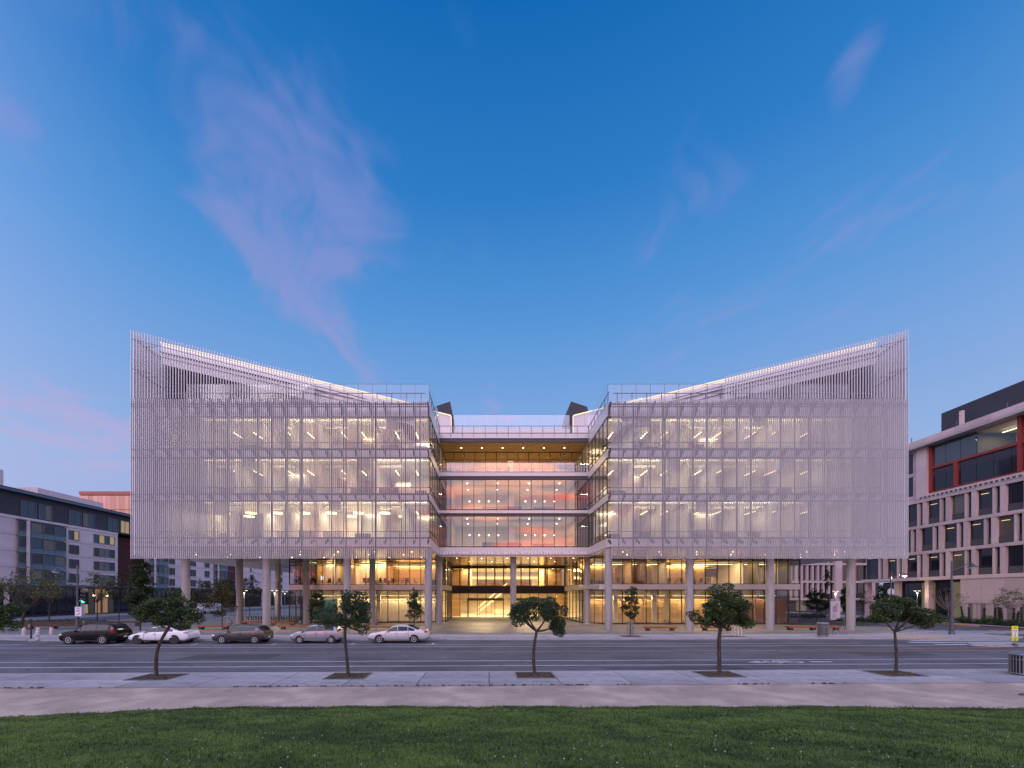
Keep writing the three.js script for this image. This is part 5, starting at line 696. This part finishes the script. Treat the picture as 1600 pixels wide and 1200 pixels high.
{ // tree guard
  const R = thing('tree_guard', 'ribbed metal guard round the young tree on the far pavement', 'tree guard', at(985, 37.6)); for (let i = 0; i < 12; i++) { const a = i / 12 * 6.283, m = part(R, 'slat', bx(.04, 1.35, .015), M.steel); m.position.set(.3 * Math.sin(a), .7, .3 * Math.cos(a)); m.rotation.y = a; } part(R, 'hoop', merge([.1, .75, 1.33].map((y) => new THREE.TorusGeometry(.3, .02, 6, 24).rotateX(Math.PI / 2).translate(0, y, 0))), M.steel);
  struct('tree_well', slabOver([[px(985, 37.6) - .9, 36.9], [px(985, 37.6) + .9, 36.9], [px(985, 37.6) + .9, 38.2], [px(985, 37.6) - .9, 38.2]], G0 + .006), M.soil); struct('tree_well', slabOver([[px(1143, 37.4) - 1.2, 36.9], [px(1143, 37.4) + 1.2, 36.9], [px(1143, 37.4) + 1.2, 38], [px(1143, 37.4) - 1.2, 38]], G0 + .006), M.soil);
}
function lampPost(name, label, pos, h, arm, lit, turn = 0) { const R = thing(name, label, 'street lamp', pos, turn); const dir = Math.sign(arm);
  part(R, 'base', merge([cyl(.24, .2, .3, 0, 0, 0, 12), cyl(.17, .15, 1.5, 0, .3, 0, 12)]), M.poleBlue); part(R, 'pole', merge([limb([[0, 1.7, 0], [0, h * .6, 0], [0, h, 0]], .11, .07, 12, 10), cyl(.1, .02, .25, 0, h, 0, 10)]), M.poleBlue);
  part(R, 'arm', tube([[0, h - .75, 0], [arm * .45, h - .45, 0], [arm * .85, h - .02, 0], [arm, h - .05, 0]], .04, 8, 20), M.poleBlue);
  const hood = part(R, 'lamp_hood', new THREE.LatheGeometry([[0, .34], [.07, .3], [.1, .2], [.34, .06], [.4, -.02], [.36, -.02], [.1, .1]].map(([a, b]) => new THREE.Vector2(a, b)), 24), M.poleBlue); hood.position.set(arm, h - .42, 0);
  const b = part(R, 'lamp_bulb', new THREE.SphereGeometry(.2, 16, 10).scale(1.3, .55, 1.3), lit ? M.down : M.lens); b.position.set(arm, h - .48, 0); if (lit) { const l = new THREE.PointLight(C(1, .8, .55), 30); l.position.set(arm, h - .66, 0); l.castShadow = true; R.add(l); } return R; }
lampPost('street_lamp', 'tall unlit street lamp with an arched arm on the right corner', at(1487, 39.4), 6.9, 2.05, false); lampPost('street_lamp', 'lit street lamp behind the round sign, its arm reaching right', at(1392, 60), 7.1, 2.0, true);
{ const R = lampPost('street_lamp', 'street lamp with signal heads at the left corner, its arm reaching left', at(121, 42), 6.6, -2.2, false); }
{ const R = thing('traffic_signal', 'black traffic signal showing green, on the left corner pole', 'traffic signal', at(129, 41.9, 3.0)); part(R, 'housing', merge([bx(.42, 1.2, .3, .18, .62), bx(.5, 1.32, .04, .18, .62, -.17)]), M.dark); [[1.03, M.darkGlass], [.65, M.darkGlass], [.27, glow(.1, 1, .6, 2.6)]].forEach(([y, m], i) => { part(R, 'lens', new THREE.SphereGeometry(.13, 16, 10).scale(1, 1, .4).translate(.18, y, .16), m); part(R, 'visor', new THREE.CylinderGeometry(.16, .16, .2, 16, 1, true, Math.PI * .5, Math.PI).rotateX(Math.PI / 2).translate(.18, y, .25), M.dark); }); part(R, 'bracket', bx(.4, .06, .06, -.2, .62, -.05), M.dark);
  const l = new THREE.PointLight(C(.1, 1, .6), 1.2); l.position.set(.18, .27, .34); R.add(l); }
// flat signs drawn on a canvas
function board(w, h, draw) { const c = document.createElement('canvas'), k = 256 / Math.max(w, h); c.width = Math.round(w * k); c.height = Math.round(h * k); draw(c.getContext('2d'), c.width, c.height); const t = new THREE.CanvasTexture(c); t.colorSpace = THREE.SRGBColorSpace; return new THREE.MeshStandardMaterial({ map: t, roughness: .55 }); }
function face(w, h, mat) { return [new THREE.PlaneGeometry(w, h), mat]; }
{ const R = thing('street_sign', 'white sign with black lettering and an arrow on the left corner pole', 'sign', at(122.5, 41.6, 1.75)); part(R, 'sign_plate', bx(.72, 1.0, .02, 0, .5), M.steel);
  const f = part(R, 'sign_face', ...face(.7, .98, board(.7, .98, (x, w, h) => { x.fillStyle = '#cfcbd6'; x.fillRect(0, 0, w, h); x.strokeStyle = '#222'; x.lineWidth = 4; x.strokeRect(6, 6, w - 12, h - 12); x.fillStyle = '#1a1a20'; x.font = 'bold 44px sans-serif'; x.textAlign = 'center'; x.fillText('ONLY', w / 2, 60); x.fillRect(w * .3, 90, w * .4, 16); x.fillRect(w * .3, 120, w * .4, 12); x.lineWidth = 16; x.strokeStyle = '#1a1a20'; x.beginPath(); x.moveTo(w * .3, h - 30); x.lineTo(w * .66, h - 72); x.stroke(); x.beginPath(); x.moveTo(w * .75, h - 88); x.lineTo(w * .5, h - 80); x.lineTo(w * .7, h - 58); x.fill(); }))); f.position.set(0, .5, .013); }
{ const R = thing('pedestrian_sign', 'yellow crossing sign standing on the traffic island at the right', 'sign', [px(1585.5, 30.9), .15, -30.9]); part(R, 'post', bx(.12, .4, .06, 0, .2), M.yellow); part(R, 'base', cyl(.2, .17, .06, 0, 0, 0, 16), M.dark); part(R, 'sign_panel', bx(.46, 1.12, .05, 0, .86), std(.62, .62, .02, .5));
  const f = part(R, 'sign_face', ...face(.45, 1.1, board(.45, 1.1, (x, w, h) => { x.fillStyle = '#d6e010'; x.fillRect(0, 0, w, h); x.fillStyle = '#d9d6de'; x.fillRect(10, h * .24, w - 20, h * .5); x.fillStyle = '#111'; x.font = 'bold 19px sans-serif'; x.textAlign = 'center'; x.fillText('STATE', w / 2, 26); x.fillText('LAW', w / 2, 48); x.fillText('WITHIN', w / 2, h - 40); x.font = 'bold 13px sans-serif'; x.fillText('CROSSWALK', w / 2, h - 20); x.strokeStyle = '#c02020'; x.lineWidth = 8; x.beginPath(); x.moveTo(w * .22, h * .3); x.lineTo(w * .78, h * .3); x.lineTo(w * .5, h * .45); x.closePath(); x.stroke(); x.fillStyle = '#111'; x.beginPath(); x.arc(w * .5, h * .53, 7, 0, 7); x.fill(); x.fillRect(w * .44, h * .56, 12, 26); x.lineWidth = 7; x.strokeStyle = '#111'; x.beginPath(); x.moveTo(w * .47, h * .64); x.lineTo(w * .36, h * .72); x.moveTo(w * .53, h * .64); x.lineTo(w * .64, h * .72); x.stroke(); }))); f.position.set(0, .86, .028); }
{ const R = thing('round_sign', 'round pale sign with a square one below, on a pole at the right', 'sign', at(1391.5, 52)); part(R, 'pole', cyl(.04, .04, 4.9, 0, 0, 0, 8), M.metal); part(R, 'round_plate', new THREE.CylinderGeometry(.46, .46, .03, 28).rotateX(Math.PI / 2).translate(0, 4.2, .06), M.signPale); part(R, 'square_plate', bx(.8, .62, .03, 0, 3.28, .06), M.signPale); part(R, 'plate_bar', merge([bx(.13, .8, .02, 0, 4.2, .09), bx(.13, .6, .02, 0, 3.28, .09)]), M.greyWall); }
{ const R = thing('map_board', 'white upright map board in the planted bed at the right', 'sign', at(1304.5, 60, G0 + .05)); part(R, 'board', bx(1.45, 2.9, .18, 0, 1.5), M.white); part(R, 'base', bx(1.3, .12, .3, 0, .06), M.dark);
  const f = part(R, 'board_face', ...face(1.38, 2.7, board(1.38, 2.7, (x, w, h) => { x.fillStyle = '#d9d2d0'; x.fillRect(0, 0, w, h); x.fillStyle = '#b09aa8'; x.fillRect(w * .2, h * .3, w * .5, h * .3); x.fillStyle = '#a2b096'; x.beginPath(); x.moveTo(w * .2, h * .3); x.lineTo(w * .8, h * .12); x.lineTo(w * .7, h * .34); x.fill(); x.fillStyle = '#8c8494'; for (let i = 0; i < 9; i++) x.fillRect(w * .15, h * .68 + i * 8, w * (.3 + .3 * hash(i, 4)), 3); }))); f.position.set(0, 1.55, .095); }
{ // hydrant, bollards and posts at the left corner
  const R = thing('fire_hydrant', 'white fire hydrant on the left corner kerb', 'fire hydrant', [px(54.5, 34.4), G0, -34.6]); part(R, 'body', merge([cyl(.17, .17, .06, 0, 0, 0, 16), cyl(.12, .115, .52, 0, .06, 0, 16)]), M.white); part(R, 'cap', merge([new THREE.SphereGeometry(.14, 16, 10, 0, 6.3, 0, 1.57).translate(0, .58, 0), cyl(.03, .03, .06, 0, .7, 0, 8)]), M.white); part(R, 'outlet', merge([new THREE.CylinderGeometry(.06, .07, .36, 14).rotateZ(Math.PI / 2).translate(0, .44, 0), new THREE.CylinderGeometry(.07, .08, .14, 14).rotateX(Math.PI / 2).translate(0, .4, .14)]), M.white);
  const b = thing('bollard', 'stone bollard, leftmost of three at the left corner', 'bollard', at(37.5, 38.8), 0, 'stone bollards at the left corner'); part(b, 'post', merge([cyl(.16, .13, .62, 0, 0, 0, 16), new THREE.SphereGeometry(.13, 16, 8, 0, 6.3, 0, 1.57).scale(1, .5, 1).translate(0, .62, 0)]), M.pinkWall); part(b, 'reflective_band', cyl(.142, .14, .1, 0, .44, 0, 16), M.white); copyThing(b, 'stone bollard, middle one of three at the left corner', at(59.5, 39)); copyThing(b, 'stone bollard, rightmost of three at the left corner', at(80.5, 39.2));
  const q = thing('push_button_post', 'dark push button post beside the white hydrant', 'post', [px(44.5, 35.2), G0, -35.4]); part(q, 'pole', cyl(.06, .055, 1.7, 0, 0, 0, 10), M.dark); part(q, 'button_box', bx(.14, .3, .12, -.06, 1.1, .06), M.yellow);
}
{ // small forked plaza lamps
  const R = thing('plaza_lamp', 'lit forked plaza lamp between the second and third left columns', 'lamp', at(381.5, 62), 0, 'forked plaza lamps'); part(R, 'pole', cyl(.06, .05, 4, 0, 0, 0, 10), M.steel); part(R, 'fork', merge([tube([[0, 3.9, 0], [-.12, 4.2, 0], [-.34, 4.45, 0]], .03, 6, 10), tube([[0, 3.9, 0], [.12, 4.2, 0], [.34, 4.45, 0]], .03, 6, 10)]), M.steel); part(R, 'lamp_head', merge([new THREE.SphereGeometry(.11, 12, 8).translate(0, 4.12, 0), bx(.34, .05, .12, -.34, 4.5), bx(.34, .05, .12, .34, 4.5)]), M.downSoft);
  for (const [p, d, l] of [[429, 62, 'lit forked plaza lamp left of the lit glass front'], [445, 78, 'small lit forked plaza lamp far back at the glass corner'], [1433, 66, 'lit forked plaza lamp above the rightmost street tree'], [1305.5, 72, 'lit forked plaza lamp above the map board']]) copyThing(R, l, at(p, d)); 
  for (const [p, d] of [[381.5, 62], [429, 62], [1433, 66], [1305.5, 72]]) { const l = new THREE.PointLight(C(1, .78, .5), 10); l.position.set(px(p, d), 4.1, -d + .3); l.castShadow = true; scene.add(l); } }
{ // planters and low walls of the left plaza
  const R = thing('timber_planter', 'long low timber planter along the side street at the left corner', 'planter', at(92, 50)); for (let i = 0; i < 3; i++) part(R, 'plank', bx(11, .16, .2, 0, .1 + i * .17, 0), M.timber); part(R, 'soil', bx(10.8, .1, 1.0, 0, .45, -.6), M.soil);
  part(R, 'plants', leafGeo(900, Array.from({ length: 12 }, (_, i) => [-5 + i * .9, .6, -.6, .3]), .14), LF.conifer);
  const W = thing('planter_fence', 'low white slatted planter fence below the bike hoops', 'planter', at(428, 58)); for (let i = 0; i < 26; i++) part(W, 'slat', bx(.06, .75, .05, -4.5 + i * .36, .38), M.white); part(W, 'plants', leafGeo(1400, Array.from({ length: 14 }, (_, i) => [-4.5 + i * .7, .5, -.5, .42]), .16), LF.brownish);
  const K = thing('stone_ball', 'dark rounded stone on the sandy path at the right picture edge', 'stone', [px(1600, 15.4), .1, -15.4]); part(K, 'stone', new THREE.SphereGeometry(.13, 18, 12).scale(1.15, .6, 1), M.greyWall2);
  const V = thing('delivery_van', 'pale van parked far off in the side street behind the left trees', 'van', [px(325, 88), 0, -88], 1.4); part(V, 'body', merge([bx(4.4, 1.5, 1.9, .3, 1.15), bx(1, .9, 1.9, -2.4, .8), bx(4.2, .4, 1.7, .4, 2.05)]), M.signPale); for (const x of [-1.7, 1.7]) for (const z of [-.85, .85]) part(V, 'wheel', new THREE.CylinderGeometry(.34, .34, .22, 18).rotateX(Math.PI / 2).translate(x, .34, z), M.rubber); for (const z of [-.96, .96]) part(V, 'side_window', bx(1, .5, .02, -1.2, 1.65, z), M.carGlass);
}
// ---------- chairs and tables inside ----------
{ const R = thing('office_chair', 'dark office chair silhouette, first from the left in the lit second storey', 'chair', [0, 0, 0]); part(R, 'seat', bx(.5, .08, .48, 0, .46), M.dark); part(R, 'backrest', bx(.48, .55, .07, 0, .8, -.24), M.dark); part(R, 'leg', merge([cyl(.03, .03, .42, 0, .05, 0, 8), ...[0, 1, 2, 3, 4].map((i) => bar([0, .06, 0], [.3 * Math.cos(i * 1.257), .03, .3 * Math.sin(i * 1.257)], .025, 5))]), M.dark); for (const s of [-1, 1]) part(R, 'armrest', bx(.05, .05, .34, s * .27, .66), M.dark);
  const L = [[484, 'left white room by the small screen'], [491, 'left white room by the small screen'], [513, 'left oak room'], [528, 'left oak room'], [571, 'left oak room'], [577, 'left oak room'], [592, 'left curtained room'], [601, 'left curtained room'], [606, 'left curtained room'], [614, 'left curtained room'], [628, 'left curtained room'], [636, 'left curtained room'], [650, 'left room nearest the entrance'], [966, 'right lounge by the rounded glass'], [972, 'right lounge by the rounded glass'], [1030, 'right meeting room'], [1037, 'right meeting room'], [1045, 'right meeting room'], [1056, 'right meeting room'], [1066, 'right meeting room'], [1085, 'right meeting room below the screen'], [1094, 'right meeting room below the screen'], [1104, 'right meeting room below the screen'], [1168, 'right white room'], [1182, 'right white room']];
  const ord = ['first', 'second', 'third', 'fourth', 'fifth', 'sixth'], seen = {}; L.forEach(([p, w], i) => { seen[w] = (seen[w] ?? -1) + 1; const d = 57 + (i % 2) * .5, lab = `dark office chair, ${ord[seen[w]]} from the left in the ${w}`, ps = [px(p, d), L2, -d]; if (!i) { R.position.set(...ps); R.rotation.y = 2.6; R.userData.label = lab; R.userData.group = 'dark office chairs on the second storey'; } else { const c = copyThing(R, lab, ps, (i * 1.7) % 6.28); } });
  const t = thing('meeting_table', 'long dark meeting table among chairs in the right meeting room', 'table', [px(1060, 58.6), L2, -58.6]); part(t, 'table_top', bx(5.6, .05, 1.4, 0, .74), M.oakDark); for (const x of [-2.2, 2.2]) part(t, 'leg', bx(.1, .72, .9, x, .36), M.dark); copyThing(t, 'long dark table among chairs in the left curtained room', [px(610, 58.6), L2, -58.6]);
  const sf = thing('sofa', 'dark low sofa behind the rounded glass right of the entrance', 'sofa', [px(933, 58.4), L2, -58.4]); part(sf, 'seat', bx(2.1, .42, .85, 0, .21), M.greyWall2); part(sf, 'backrest', bx(2.1, .5, .2, 0, .62, -.33), M.greyWall2); for (const s of [-1, 1]) part(sf, 'armrest', bx(.18, .3, .85, s * .96, .55), M.greyWall2); copyThing(sf, 'dark low sofa behind the glass left of the entrance', [px(682, 57.5), L2, -57.5]);
  const tv = thing('wall_screen', 'large dark screen on the oak wall of the right meeting room', 'screen', [px(1117, 60.6), L2 + 1.45, -60.6], -.5); part(tv, 'screen', bx(2.6, 1.45, .06, 0, .72), M.darkGlass); part(tv, 'bezel', merge([bx(2.7, .05, .08, 0, 1.47), bx(2.7, .05, .08, 0, -.03), bx(.05, 1.45, .08, -1.325, .72), bx(.05, 1.45, .08, 1.325, .72)]), M.dark);
  const s2 = thing('wall_screen', 'small bright blue-white screen in the left white room', 'screen', [px(501, 58.5), L2 + .9, -58.5]); part(s2, 'screen', bx(.75, .5, .05, 0, .25), glow(.75, .95, 1, 1.5)); part(s2, 'stand', bx(.06, .9, .06, 0, -.45), M.dark);
  const tc = thing('terrace_chair', 'dark terrace chair, first from the left on the open terrace', 'chair', [px(697, 53.4), L5, -53.4], 0, 'dark chairs on the open terrace'); part(tc, 'seat', bx(.6, .1, .6, 0, .38), M.dark); part(tc, 'backrest', bx(.6, .5, .1, 0, .66, -.26), M.dark); for (const x of [-.25, .25]) for (const z of [-.25, .25]) part(tc, 'leg', bx(.05, .35, .05, x, .17, z), M.dark);
  [[702, 'second'], [718, 'third'], [763, 'fourth'], [781, 'fifth'], [792, 'sixth'], [807, 'seventh'], [821, 'eighth'], [835, 'ninth'], [866, 'tenth'], [897, 'eleventh'], [911, 'twelfth']].forEach(([p, w], i) => copyThing(tc, `dark terrace chair, ${w} from the left on the open terrace`, [px(p, 53.4), L5, -53.4 - (i % 2) * .3], i));
  const tt = thing('terrace_table', 'small dark table by the left terrace door', 'table', [px(738, 54), L5, -54]); part(tt, 'table_top', cyl(.5, .5, .04, 0, .72, 0, 20), M.dark); part(tt, 'leg', cyl(.05, .05, .72, 0, 0, 0, 8), M.dark); copyThing(tt, 'small dark table by the right terrace door', [px(866, 54), L5, -54.6]);
}
// every mesh takes part in light and shade
scene.traverse((o) => { if (o.isMesh) { o.castShadow = true; o.receiveShadow = true; } });
renderer.render(scene, camera);
